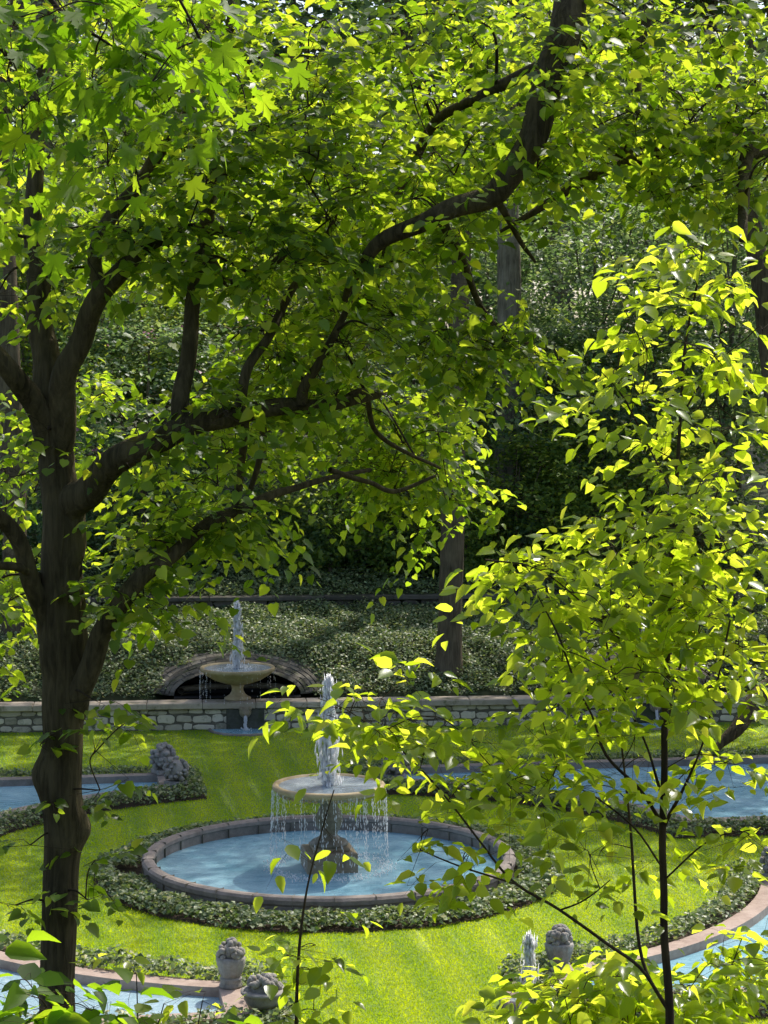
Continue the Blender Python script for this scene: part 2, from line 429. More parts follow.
ys = np.concatenate([np.linspace(-60, 52, 60), np.linspace(53, 70, 69), np.linspace(72, 120, 20), np.linspace(130, 900, 12)])
gx, gy = np.meshgrid(xs, ys)
gz = terr(gx, gy)
gz = gz + np.where((gy > 64) | (gy < 24), .12 * np.sin(gx * .9) * np.cos(gy * .7), 0)
for (X, Y) in GROT:                                      # the ground is cut back where each grotto opens
    near = (np.abs(gx - X) < 1.95) & (gy > Y - .6) & (gy < Y + 2.6)
    gz = np.where(near, np.minimum(gz, .3), gz)
gz = gz - .03
nx, ny = len(xs), len(ys)
i = (np.arange(ny - 1)[:, None] * nx + np.arange(nx - 1)[None, :]).ravel()
Fq = np.stack([i, i + 1, i + nx + 1, i + nx], 1)
g = link('ground', mesh_np('ground', np.stack([gx.ravel(), gy.ravel(), gz.ravel()], 1), Fq.ravel(), np.arange(len(Fq)) * 4, np.full(len(Fq), 4)), M['ground'], None, True)
tag(g, kind='structure')

# ------------------------------------------------------------------ lawn
m = MB()
A = [(-26, 27.6, .006), (26, 27.6, .006), (26, wally(26) + .05, .006), (-26, wally(-26) + .05, .006)]
m.poly(A)
tag(m.build('lawn', M['lawn']), kind='structure')
RC = 3.36
def pool_outline(Rr, e, Um, Vm, su, sv, n=28):
    q = math.sqrt(Rr * Rr - e * e); a0, a1 = math.atan2(q, e), math.atan2(e, q)
    pts = [(Rr * math.cos(a), Rr * math.sin(a)) for a in np.linspace(a0, a1, n)]
    pts += [(Um * .5 + q * .5, e), (Um, e), (Um, Vm), ((Um + e) / 2, Vm), (e, Vm), (e, (Vm + q) / 2)]
    pts = [(su * a, sv * b) for a, b in pts]
    if su * sv < 0: pts = pts[::-1]
    return pts
PR, PE, PU, PV = 7.75, 2.3, 12.0, 9.15
def in_pool(u, v, off=0.0):
    """inside a corner pool grown by off"""
    a, b = np.abs(u), np.abs(v)
    return (np.hypot(a, b) > PR - off) & (a > PE - off) & (b > PE - off) & (a < PU + off) & (b < PV + off)
IVY = .62
SP_X = GROT[0][0] + .05
def lawn_free(x, y):
    u = (x - O[0]) * U[0] + (y - O[1]) * U[1]; v = (x - O[0]) * Vv[0] + (y - O[1]) * Vv[1]
    ok = (np.hypot(u, v) > RC + .86) & ~in_pool(u, v, IVY - .03) & (y < wally(x) - .02)
    for (X, Y) in GROT: ok &= np.hypot((x - X - .22) / .98, (y - wally(X)) / 1.05) > 1
    ok &= np.hypot(u - 1.75, v + 8.7) > .5
    return ok
n = 430000
Yb = 1 / rng.uniform(1 / 55.6, 1 / 29.0, n)
Xb = rng.uniform(-.2, .2, n) * Yb
k = lawn_free(Xb, Yb); Xb, Yb = Xb[k], Yb[k]; n = len(Xb)
ang = rng.uniform(0, 2 * np.pi, n); hgt = rng.uniform(.018, .04, n); lean = rng.normal(0, .016, (n, 2))
w = rng.uniform(.006, .011, n) * (Yb / 36)
B = np.stack([Xb, Yb, np.full(n, .004)], 1); s = np.stack([np.cos(ang) * w, np.sin(ang) * w, np.zeros(n)], 1)
tip = B + np.stack([lean[:, 0], lean[:, 1], hgt], 1)
Vb = np.stack([B - s, B + s, tip], 1).reshape(-1, 3)
gr = link('grass', mesh_np('grass', Vb, np.arange(3 * n), np.arange(n) * 3, np.full(n, 3)), M['blade'])
tag(gr, 'short bright mown grass between the blue pools', 'grass', kind='stuff')

# ------------------------------------------------------------------ ivy ground cover helper
def ivy(name, X, Y, Z, size, label, mat, up=1.0, tilt=.6, lean=None):
    n = len(X)
    pos = np.stack([X, Y, Z], 1)
    a = rng.uniform(0, 2 * np.pi, n)
    d = np.stack([np.cos(a), np.sin(a), rng.normal(-.15, .3, n)], 1)
    nr = np.array([0, 0, up]) + rng.normal(0, tilt, (n, 3))
    if lean is not None: nr = nr + np.array(lean)
    ax, ay, az = frame(d, nr)
    o = link(name, instanced(name, KITE[0], KITE[1], pos, ax, ay, az, size * rng.uniform(.55, 1.25, n)), mat)
    return tag(o, label, 'ivy', kind='stuff')

# ------------------------------------------------------------------ round pool
def circ(r, z, n=96, c=(0, 0)): return [uv(c[0] + r * math.cos(t), c[1] + r * math.sin(t), z) for t in np.linspace(0, 2 * np.pi, n, endpoint=False)]
pool = tag(empty('round_pool', uv(0, 0)), 'large round blue pool with a raised stone rim around the tall tiered fountain', 'pool')
def place(o, root):                                       # geometry written in world space under a placed root
    o.matrix_parent_inverse = root.matrix_basis.inverted(); return o
m = MB()
prof = [(RC, 0.0), (RC + .0, .20), (RC + .03, .24), (RC + .035, .31), (RC - .0, .355), (RC - .06, .372), (RC - .15, .365), (RC - .195, .33), (RC - .20, .27), (RC - .165, .24), (RC - .165, .0)]
for a, b in zip(prof[:-1], prof[1:]): m.strip(circ(a[0], a[1]), circ(b[0], b[1]))
place(m.build('rim', M['rim'], pool, True), pool)
m = MB()
for t in np.linspace(0, 2 * np.pi, 30, endpoint=False):   # the joints between the rim stones
    p = uv((RC - .11) * math.cos(t), (RC - .11) * math.sin(t), .20)
    m.box(uv((RC - .083) * math.cos(t), (RC - .083) * math.sin(t), .20), (.232, .006, .3465), GA + t)
place(m.build('rim_joints', M['wet'], pool), pool)
m = MB(); m.poly(circ(RC - .15, .085))
place(m.build('water', M['water'], pool), pool)
m = MB(); m.strip(circ(RC - .01, .012), circ(RC + .9, .012))
tag(m.build('planting_bed', M['soil']), kind='structure')
n = 15000
t = rng.uniform(0, 2 * np.pi, n); f = rng.beta(1.3, 1.1, n)
rr = RC + .10 + f * .8 + .05 * np.sin(9 * t) + .03 * np.sin(23 * t)
gap = (np.abs(((t - R(178)) + np.pi) % (2 * np.pi) - np.pi) < .11) & (f < .55)
hh = (.21 * np.sqrt(np.clip(1 - ((f - .45) / .62) ** 2, 0, 1)) + .03 * np.sin(17 * t) * np.sin(5 * f)) * rng.uniform(.55, 1.15, n) + .02
q = np.array([uv(a * math.cos(b), a * math.sin(b)) for a, b in zip(rr, t)])
q, hh = q[~gap], hh[~gap]
ivy('ivy_border', q[:, 0], q[:, 1], hh, .092, 'ring of low ivy hugging the rim of the round pool', M['ivy'])

# ------------------------------------------------------------------ central fountain
ft = tag(empty('tiered_fountain', uv(0, 0, .0), GA), 'tall stone fountain with wide round bowl dripping into the middle of the round pool', 'fountain')
m = MB(); m.box((0, 0, .22), (.92, .92, .44), R(1), .02); m.box((0, 0, .475), (.66, .66, .07), R(1), .015)
m.build('plinth', M['plinth'], ft)
m = MB()
m.lathe([(.34, .51), (.35, .56), (.31, .60), (.22, .64), (.15, .70), (.155, .75), (.215, .84), (.245, .95), (.235, 1.05), (.19, 1.16), (.155, 1.24), (.165, 1.28), (.21, 1.31), (.20, 1.34)], 40,
        wav=lambda k, a: .035 * math.cos(12 * a) if 4 < k < 10 else 0)
m.build('pedestal', M['wet'], ft, True)
m = MB()
m.lathe([(.19, 1.33), (.40, 1.36), (.68, 1.42), (.86, 1.485)], 72, wav=lambda k, a: .02 * math.cos(24 * a), cap=False)
m.build('bowl_underside', M['wet'], ft, True)
m = MB()
m.lathe([(.86, 1.484), (.93, 1.50), (.965, 1.52), (1.0, 1.535), (1.03, 1.56), (1.03, 1.605), (1.01, 1.635), (.965, 1.645), (.93, 1.635), (.91, 1.60), (.86, 1.565)], 72, cap=False)
m.build('bowl', M['bowl'], ft, True)
m = MB()
for k in range(48):
    a = 2 * math.pi * k / 48
    m.ball((.90 * math.cos(a), .90 * math.sin(a), 1.475), .04, 8, 6, (1, 1, .9))
m.build('egg_moulding', M['bowl'], ft, True)
m = MB(); m.lathe([(.0005, 1.606), (.3, 1.606), (.6, 1.606), (.918, 1.606)], 64, cap=False); m.build('bowl_water', M['waterbowl'], ft)
OCT = (np.array([(0, 0, -1), (.5, 0, -.2), (0, .5, -.2), (-.5, 0, -.2), (0, -.5, -.2), (0, 0, 1.0)]), [(0, 2, 1), (0, 3, 2), (0, 4, 3), (0, 1, 4), (1, 2, 5), (2, 3, 5), (3, 4, 5), (4, 1, 5)])
def drops(name, pos, size, elong, root):
    n = len(pos); z = np.tile(np.array([0, 0, 1.0]), (n, 1)) + rng.normal(0, .1, (n, 3)); x = norm(np.cross(z, np.array([0, 1.0, 0]))); y = np.cross(norm(z), x)
    T = OCT[0][None] * np.ones((n, 1, 1)); T = T * np.stack([size, size, size * elong], 1)[:, None, :]
    V = T[:, :, 0:1] * x[:, None] + T[:, :, 1:2] * y[:, None] + T[:, :, 2:3] * norm(z)[:, None] + pos[:, None]
    fl = np.array(OCT[1]).ravel(); L = (fl[None] + (np.arange(n) * 6)[:, None]).ravel()
    return link(name, mesh_np(name, V.reshape(-1, 3), L, np.arange(8 * n) * 3, np.full(8 * n, 3)), M['spray'], root)
def jet(root, z0, z1, wtop, wbot, n, name='jet', c=(0, 0)):
    t = rng.beta(1.15, 1.0, n)
    wid = np.where(t > .82, wtop * np.sqrt(np.clip(1 - ((t - .82) / .19) ** 2, .0, 1)), wtop + (wbot - wtop) * (1 - t) ** 1.6)
    r = np.abs(rng.normal(0, .42, n)) * wid; r = np.minimum(r, wid * 1.25); a = rng.uniform(0, 2 * np.pi, n)
    p = np.stack([c[0] + r * np.cos(a), c[1] + r * np.sin(a), z0 + t * (z1 - z0)], 1)
    drops(name, p, rng.uniform(.012, .03, n) * (wtop / .1) ** .5, rng.uniform(1.2, 4.5, n), root)
jet(ft, 1.60, 3.56, .16, .25, 2600)
# water falling off the bowl's lip
pp, ss, ee = [], [], []
for k in range(145):
    a = rng.uniform(0, 2 * np.pi); dens = rng.uniform(.25, 1.0)
    for z in np.arange(1.53, .12, -.045):
        if rng.random() > dens * (1 - .58 * (1.53 - z)): continue
        r = 1.02 + .05 * math.sqrt(max(0, 1.56 - z)) + rng.normal(0, .006)
        b = a + rng.normal(0, .006)
        pp.append((r * math.cos(b), r * math.sin(b), z + rng.uniform(-.02, .02))); ss.append(rng.uniform(.006, .013)); ee.append(rng.uniform(2, 4.5))
drops('falling_water', np.array(pp), np.array(ss), np.array(ee), ft)
n = 900
a = rng.uniform(0, 2 * np.pi, n); r = 1.06 + rng.normal(0, .09, n)
drops('splash', np.stack([r * np.cos(a), r * np.sin(a), .09 + np.abs(rng.normal(0, .035, n))], 1), rng.uniform(.008, .024, n), rng.uniform(.4, 1.3, n), ft)

# ------------------------------------------------------------------ four corner pools with ivy and carved fruit
QN = {(-1, 1): ('blue pool with grey rim at the far left, half behind the big leaning tree', 'far left corner pool'),
      (1, 1): ('blue pool beyond the lawn at the far right, behind the bright sapling', 'far right corner pool'),
      (-1, -1): ('pale glittering pool with pinkish rim in the near left corner', 'near left corner pool'),
      (1, -1): ('blue pool with curved rim at the near right, lowest behind the sapling leaves', 'near right corner pool')}
for (su, sv), (lab, short) in QN.items():
    rt = tag(empty('corner_pool', uv(su * 6, sv * 6)), lab, 'pool', 'corner pools around the round pool')
    o1 = pool_outline(PR, PE, PU, PV, su, sv); o2 = pool_outline(PR + .34, PE + .34, PU - .34, PV - .34, su, sv); o3 = pool_outline(PR - IVY, PE - IVY, PU + IVY, PV + IVY, su, sv)
    P = lambda o, z: [uv(a, b, z) for a, b in o]
    m = MB(); m.strip(P(o1, 0), P(o1, .17)); m.strip(P(o1, .17), P(pool_outline(PR + .015, PE + .015, PU - .015, PV - .015, su, sv), .19))
    m.strip(P(pool_outline(PR + .015, PE + .015, PU - .015, PV - .015, su, sv), .19), P(o2, .19)); m.strip(P(o2, .19), P(o2, .0))
    place(m.build('rim', M['rimpink'] if sv < 0 else M['rim'], rt), rt)
    m = MB(); m.poly(P(o2, .045))
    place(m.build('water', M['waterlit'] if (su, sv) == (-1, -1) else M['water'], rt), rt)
    m = MB(); m.strip(P(o3, .012), P(o1, .012))
    tag(m.build('planting_bed', M['soil']), kind='structure')
    # ivy along the rim
    n = 60000
    uu = su * rng.uniform(PE - IVY, PU + IVY, n); vv = sv * rng.uniform(PE - IVY, PV + IVY, n)
    k = in_pool(uu, vv, IVY) & ~in_pool(uu, vv, .02); uu, vv = uu[k], vv[k]
    XY = O[None] + uu[:, None] * U[None] + vv[:, None] * Vv[None]
    vis = np.abs(XY[:, 0] / XY[:, 1]) < .195; XY, uu, vv = XY[vis], uu[vis], vv[vis]
    a, b = np.abs(uu), np.abs(vv)
    ed = np.minimum.reduce([np.hypot(a, b) - (PR - IVY), a - (PE - IVY), b - (PE - IVY), (PU + IVY) - a, (PV + IVY) - b])
    hh = np.sqrt(np.clip(1 - ((ed - .38) / .42) ** 2, .02, 1)) * (.32 if sv < 0 else .24) * rng.uniform(.5, 1.2, len(ed)) * (1 + .25 * np.sin(uu * 5.1) * np.sin(vv * 4.3)) + .02
    ivy('ivy_border', XY[:, 0], XY[:, 1], hh, .085, 'low ivy hedge edging the ' + short, M['ivy'])

def fruit_basket(u, v, label, style, z0=.19, sc=1.0):
    rt = tag(empty('fruit_sculpture', uv(u, v, z0), random.uniform(0, 6)), label, 'sculpture', 'carved stone fruit on the pool corners')
    rt.scale = (sc, sc, sc)
    m = MB()
    if style == 'drum':
        m.lathe([(.17, 0), (.175, .03), (.16, .05), (.155, .11), (.165, .13), (.14, .15)], 24)
        m.build('pedestal', M['carved'], rt, True); m = MB()
        m.lathe([(.135, .14), (.17, .22), (.20, .34), (.215, .43), (.19, .45)], 32, wav=lambda k, a: .05 * math.cos(11 * a) * (k > 0)); m.build('basket', M['carved'], rt, True)
        zc, rx, rz = .50, .165, .17
    elif style == 'urn':
        m.box((0, 0, .04), (.36, .36, .08), 0, .012); m.lathe([(.15, .08), (.14, .11), (.09, .15), (.085, .20), (.12, .235)], 24)
        m.build('pedestal', M['carved'], rt, True); m = MB()
        m.lathe([(.11, .23), (.20, .27), (.245, .34), (.25, .40), (.29, .42), (.29, .45), (.25, .455)], 32, wav=lambda k, a: .04 * math.cos(14 * a) * (0 < k < 4)); m.build('urn', M['carved'], rt, True)
        zc, rx, rz = .46, .20, .16
    else:
        m.box((0, 0, .05), (.36, .36, .10), 0, .015); m.build('pedestal', M['carved'], rt); zc, rx, rz = .33, .24, .26
    m = MB(); m.ball((0, 0, zc), rx * .86, 12, 8, (1, 1, rz / rx))
    for k in range(70 if style == 'heap' else 46):
        z = random.uniform(-.75 if style == 'heap' else -.3, 1); a = random.uniform(0, 2 * math.pi); q = math.sqrt(1 - z * z)
        r = random.uniform(.034, .062)
        m.ball((rx * q * math.cos(a), rx * q * math.sin(a), zc + rz * z), r, 9, 6, (1, 1, random.uniform(.8, 1.2)), .05)
    m.build('carved_fruit', M['carved'], rt, True)
fruit_basket(-2.46, -7.62, 'pale stone basket piled with round fruit on the near left pool corner', 'drum', .19, 1.0)
fruit_basket(-2.12, -9.0, 'stone urn heaped with fruit, low in front of the basket sculpture', 'urn', .02, 1.12)
fruit_basket(-2.3, 7.66, 'grey knobbly stone fruit heap, nearer of the far left pair', 'heap')
fruit_basket(-2.5, 9.0, 'grey stone fruit heap, farther and taller of the far left pair', 'heap', .19, 1.1)
fruit_basket(2.46, -7.62, 'stone fruit sculpture beside the small white jet, behind sapling leaves', 'drum')
fruit_basket(7.62, -2.46, 'dark stone fruit sculpture at the far right, beside the near right pool', 'heap')
fruit_basket(2.46, 7.66, 'stone fruit heap hidden behind the branch right of the central fountain', 'heap')
# small jet at the near right
sj = tag(empty('low_jet_basin', uv(1.75, -8.7), GA), 'small white jet rising from a low stone basin at near right', 'fountain')
m = MB(); m.lathe([(.42, 0), (.43, .12), (.40, .16), (.34, .16), (.32, .10), (.30, .08)], 40, cap=False); m.build('basin', M['rimpink'], sj, True)
m = MB(); m.lathe([(.0005, .09), (.15, .09), (.318, .09)], 32, cap=False); m.build('water', M['waterbowl'], sj)
jet(sj, .08, 1.05, .10, .13, 1300)

# ------------------------------------------------------------------ garden wall with coping
def rubble(m, x0, x1, yf, z0, z1, rows, lo, hi, ang):
    zr = z0
    hs = np.array(rows, float); hs = hs / hs.sum() * (z1 - z0)
    for h in hs:
        x = x0
        while x < x1:
            w = random.uniform(lo, hi)
            hh = h * random.uniform(.72, 1.08); w2 = w * .5 - .006; h2 = hh * .5 - .002
            cx, cz = x + w / 2, zr + h / 2 + random.uniform(-.022, .022)
            pts = []
            for k in range(12):
                a = 2 * math.pi * k / 12 + .26
                e = .55
                c_, s_ = math.cos(a), math.sin(a)
                pts.append((w2 * math.copysign(abs(c_) ** e, c_) * random.uniform(.84, 1.10), h2 * math.copysign(abs(s_) ** e, s_) * random.uniform(.82, 1.10)))
            dp = random.uniform(.014, .032); ring = []
            for sc, dy in ((1, 0), (.97, -dp * .7), (.80, -dp)):
                for (a, b) in pts: ring.append((cx + a * sc, yf(cx) + math.tan(ang) * a * sc + dy, cz + b * sc))
            f = [tuple(range(24, 36))]
            for r in range(2):
                for k in range(12): f.append((r * 12 + k, r * 12 + (k + 1) % 12, r * 12 + 12 + (k + 1) % 12, r * 12 + 12 + k))
            m.add(ring, f); x += w
        zr += h
WZ = .70
wl = tag(empty('garden_wall', (0, wally(0), 0)), 'long low wall of irregular grey stones with flat coping beyond the lawn', 'wall')
m = MB(); X0, X1 = -16, 18
m.add([(X0, wally(X0) + .03, 0), (X1, wally(X1) + .03, 0), (X1, wally(X1) + .03, WZ - .16), (X0, wally(X0) + .03, WZ - .16), (X0, wally(X0) + .5, 0), (X1, wally(X1) + .5, 0), (X1, wally(X1) + .5, WZ - .16), (X0, wally(X0) + .5, WZ - .16)],
      [(0, 1, 2, 3), (5, 4, 7, 6), (4, 0, 3, 7), (1, 5, 6, 2), (3, 2, 6, 7)])
place(m.build('mortar', M['mortar'], wl), wl)
m = MB(); rubble(m, X0, X1, lambda x: wally(x) + .035, .0, WZ - .165, (1.0, 1.2, .8), .2, .58, WANG)
place(m.build('stonework', M['wall'], wl), wl)
m = MB(); x = X0
while x < X1:
    w = random.uniform(1.1, 1.7); cx = x + w / 2
    m.box((cx, wally(cx) + .22, WZ - .078 + random.uniform(-.004, .004)), (w - .008, .64, .155), WANG, .018); x += w
place(m.build('coping', M['coping'], wl), wl)

# upper terrace edge on the bank
def low_wall(name, Y, z0, h, label):
    rt = tag(empty(name, (0, Y, z0)), label, 'wall'); m = MB(); dk = M['slate']
    sl = lambda x: Y + (wally(x) - 54.95)
    rubble(m, -14, 16, sl, z0, z0 + h - .1, (1,), .3, .8, WANG); place(m.build('stonework', dk, rt), rt)
    m = MB(); x = -14
    while x < 16:
        w = random.uniform(1.2, 2.0); m.box((x + w / 2, sl(x + w / 2) + .12, z0 + h - .06), (w - .01, .5, .12), WANG, .015); x += w
    place(m.build('coping', dk, rt), rt)
low_wall('terrace_wall', 62.3, 2.2, .36, 'low dark stone edging across the top of the ivy bank')

# ------------------------------------------------------------------ ivy bank
def bank_ivy(name, Y0, Y1, n, size, label, h=.14):
    X = rng.uniform(-13, 14, n); Y = rng.uniform(Y0, Y1, n)
    Yw = Y + (wally(X) - 54.95)
    Z = terr(X, Yw)
    k = np.ones(n, bool)
    for (gx_, gy_) in GROT: k &= ~((((X - gx_) / 1.84) ** 2 + ((Z - .64) / .70) ** 2 < 1) & (Yw < gy_ + 3))
    k &= np.abs(X / Yw) < .19
    X, Yw, Z = X[k], Yw[k], Z[k]
    Z = Z + rng.uniform(-.02, h, len(X)) * (1 + .9 * np.sin(X * 2.3) * np.sin(Yw * 3.1 + X)) + .05 * np.sin(X * 5 + Yw * 3)
    return ivy(name, X, Yw, Z, size, label, M['ivy'], 1.0, .55, (0, -.25, 0))
bank_ivy('ivy_bank', 56.35, 62.2, 90000, .088, 'thick dark ivy covering the bank behind the stone wall')
bank_ivy('ivy_terrace', 62.42, 70, 48000, .10, 'band of ivy on the terrace above the low dark edging', .25)

# ------------------------------------------------------------------ grottoes, wall fountains, spouts
def grotto(X, Y, lab, lab2, lab3):
    rt = tag(empty('grotto', (X, Y, WZ), WANG), lab, 'grotto')
    A1, B1, A2, B2 = 1.62, .64, 2.25, .86
    n = 40; m = MB()
    def arch(a, b, y, z=0, back=0.0): return [(a * math.cos(t), y + back * math.sin(t), z + b * math.sin(t)) for t in np.linspace(math.pi, 0, n)]
    rings = [arch(A1, B1, .62), arch(A1 + .2, B1 + .06, .74, 0, .6), arch(A1 + .42, B1 + .13, .95, 0, 1.3), arch(A2 + .12, B2 + .0, 1.2, 0, 2.2)]
    for a, b in zip(rings[:-1], rings[1:]): m.strip(a, b, False)
    m.build('arch_backing', M['slate'], rt)
    # courses of thin stones following the arch
    m = MB()
    for row in range(6):
        f0, f1 = row / 6, (row + 1) / 6 - .012
        t = math.pi - .02
        while t > .05:
            dt = random.uniform(.05, .19); t2 = max(t - dt, .02)
            def q(f, tt, lift):
                a = A1 + (A2 - A1 + .1) * f; b = B1 + (B2 - B1 + .02) * f; y = .60 + f * (.5 + 2.0 * math.sin(tt))
                return (a * math.cos(tt), y - lift, b * math.sin(tt) + lift * .5 + .004)
            lf = random.uniform(.004, .035); e = random.uniform(.0, .004)
            P = [q(f0, t - e, 0), q(f0, t2 + e, 0), q(f1, t2 + e, 0), q(f1, t - e, 0), q(f0 + .02, t - e * 2, lf), q(f0 + .02, t2 + e * 2, lf), q(f1 - .02, t2 + e * 2, lf), q(f1 - .02, t - e * 2, lf)]
            m.add(P, [(4, 5, 6, 7), (0, 1, 5, 4), (1, 2, 6, 5), (2, 3, 7, 6), (3, 0, 4, 7)]); t = t2
    m.build('arch_stones', M['slate'], rt)
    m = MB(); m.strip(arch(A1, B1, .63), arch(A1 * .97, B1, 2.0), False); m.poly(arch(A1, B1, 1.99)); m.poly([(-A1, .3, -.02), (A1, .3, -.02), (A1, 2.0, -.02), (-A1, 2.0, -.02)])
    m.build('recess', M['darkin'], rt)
    m = MB()                                             # curved basin rim inside the opening
    P = [(1.45 * math.cos(t), .62 + .75 * math.sin(t)) for t in np.linspace(0, math.pi, 40)]
    V, Fq_ = tube(np.array([(a, b, .13) for a, b in P]), np.full(40, .085), 8)
    m.add(V, [tuple(f) for f in Fq_]); m.strip([(a, b, -.02) for a, b in P], [(a * .985, b, .13) for a, b in P], False)
    m.build('basin_rim', M['wet'], rt, True)
    m = MB(); m.poly([(a * .97, b * 1.0 - .0, .06) for a, b in P]); m.build('basin_water', M['darkin'], rt)  # water coloured near black for the shade in the hollow
    # bowl fountain
    wf = tag(empty('bowl_fountain', (X, Y - .05, WZ), WANG), lab2, 'fountain')
    m = MB(); m.lathe([(.33, 0), (.34, .04), (.28, .07), (.20, .13), (.15, .22), (.145, .30), (.17, .35), (.16, .38)], 32); m.build('pedestal', M['bowl'], wf, True)
    m = MB(); m.lathe([(.15, .37), (.34, .41), (.60, .50), (.80, .62), (.90, .71), (.95, .74), (.955, .80), (.93, .825), (.87, .815), (.84, .77)], 56, cap=False); m.build('bowl', M['bowl'], wf, True)
    m = MB(); m.lathe([(.0005, .785), (.3, .785), (.85, .785)], 48, cap=False); m.build('bowl_water', M['waterbowl'], wf)
    jet(wf, .78, 2.46, .13, .17, 1500)
    n = 260; a = rng.uniform(0, 2 * np.pi, n); r = np.abs(rng.normal(0, .22, n))
    drops('splash', np.stack([r * np.cos(a), r * np.sin(a), .79 + np.abs(rng.normal(0, .06, n)) * (r < .3)], 1), rng.uniform(.01, .03, n), rng.uniform(.5, 1.6, n), wf)
    pp = []
    for k in range(34):
        a = rng.choice([rng.normal(math.pi * 1.13, .3), rng.uniform(0, 6.28)])
        for z in np.arange(.74, .02, -.05):
            if rng.random() < .5: pp.append((.96 * math.cos(a), .96 * math.sin(a), z))
    pp = np.array(pp); drops('falling_water', pp, rng.uniform(.006, .012, len(pp)), rng.uniform(2, 4, len(pp)), wf)
    # spout in the wall and its half round pool
    yw = wally(X)
    sp = tag(empty('wall_spout', (X + .22, yw, 0), WANG), lab3, 'spout')
    m = MB(); m.ball((0, -.02, .46), .16, 12, 8, (1, .8, 1)); m.ball((0, -.13, .43), .08, 10, 7); m.box((0, -.13, .37), (.09, .12, .05), 0, .01)
    m.ball((-.11, -.07, .55), .06); m.ball((.11, -.07, .55), .06)
    m.build('mask', M['plinth'], sp, True)
    m = MB(); m.box((0, .0, .27), (.95, .07, .53), 0, .02); m.build('stained_backing', M['darkin2'], sp)
    P = [(.85 * math.cos(t), -.02 - .92 * math.sin(t)) for t in np.linspace(0, math.pi, 32)]
    m = MB(); V, Fq_ = tube(np.array([(a * 1.04, b * 1.04, .015) for a, b in P]), np.full(32, .05), 6); m.add(V, [tuple(f) for f in Fq_]); m.build('pool_edge', M['rim'], sp, True)
    m = MB(); m.poly([(a, b, .03) for a, b in P][::-1]); m.build('water', M['water'], sp)
    n = 230; t = rng.uniform(0, 1, n)
    drops('stream', np.stack([rng.normal(0, .018, n) + .0, -.19 - .10 * np.sqrt(t) + rng.normal(0, .012, n), .36 - .33 * t], 1), rng.uniform(.012, .028, n), rng.uniform(1.5, 3, n), sp)
    n = 90; a = rng.uniform(0, 6.28, n); r = np.abs(rng.normal(0, .09, n))
    drops('splash', np.stack([r * np.cos(a), -.29 + r * np.sin(a), .04 + np.abs(rng.normal(0, .03, n))], 1), rng.uniform(.01, .026, n), rng.uniform(.5, 1.5, n), sp)
grotto(*GROT[0], 'low stone arch with dark hollow behind the left bowl fountain', 'ochre stone bowl fountain with tall jet on the wall at left', 'stone mask spout pouring into a half round pool under the left bowl')
grotto(*GROT[1], 'low stone arch with dark hollow seen through the sapling at right', 'stone bowl fountain glimpsed behind the sapling at right', 'stone mask spout low in the wall behind the sapling')

# ------------------------------------------------------------------ near linden tree on the left
TD = 14.0
lt = at(62, 700, TD)
linden = tag(empty('linden_tree', (lt[0], lt[1], float(terr(lt[0], lt[1])))), 'big dark trunked tree with spreading limbs filling the left of the view', 'tree')
zbase = float(terr(lt[0], lt[1]))
trunk_pts = [(62, 1180, TD, 54), (59, 1100, TD, 46), (58, 1024, TD, 42), (58, 950, TD, 42), (62, 860, TD, 43), (62, 800, TD, 48), (62, 740, TD, 46), (64, 690, TD, 52), (64, 640, TD, 54), (61, 580, TD, 48), (62, 520, TD, 46), (56, 460, TD, 40), (52, 420, TD, 38)]
path, rad = limb_path(trunk_pts, 22, .03); rad = rad * .84
path[:, 2] = np.where(path[:, 2] < zbase, zbase + (path[:, 2] - zbase) * .1, path[:, 2])
kn = [(at(34, 775, TD), .075, .09), (at(88, 830, TD), .07, .08), (at(50, 660, TD - .1), .03, .09), (at(60, 905, TD - .1), .03, .07)]
V, Fq_ = tube(path, rad, 56, bark_disp)
cen = np.repeat(path, 56, axis=0); od = norm(V - cen)
for (p, hgt_, sg) in kn:
    V = V + od * (hgt_ * np.exp(-((V - p) ** 2).sum(1) / (2 * sg * sg)))[:, None]
place(link('trunk', quads_mesh('trunk', [(V, Fq_)]), M['bark'], linden, True), linden)
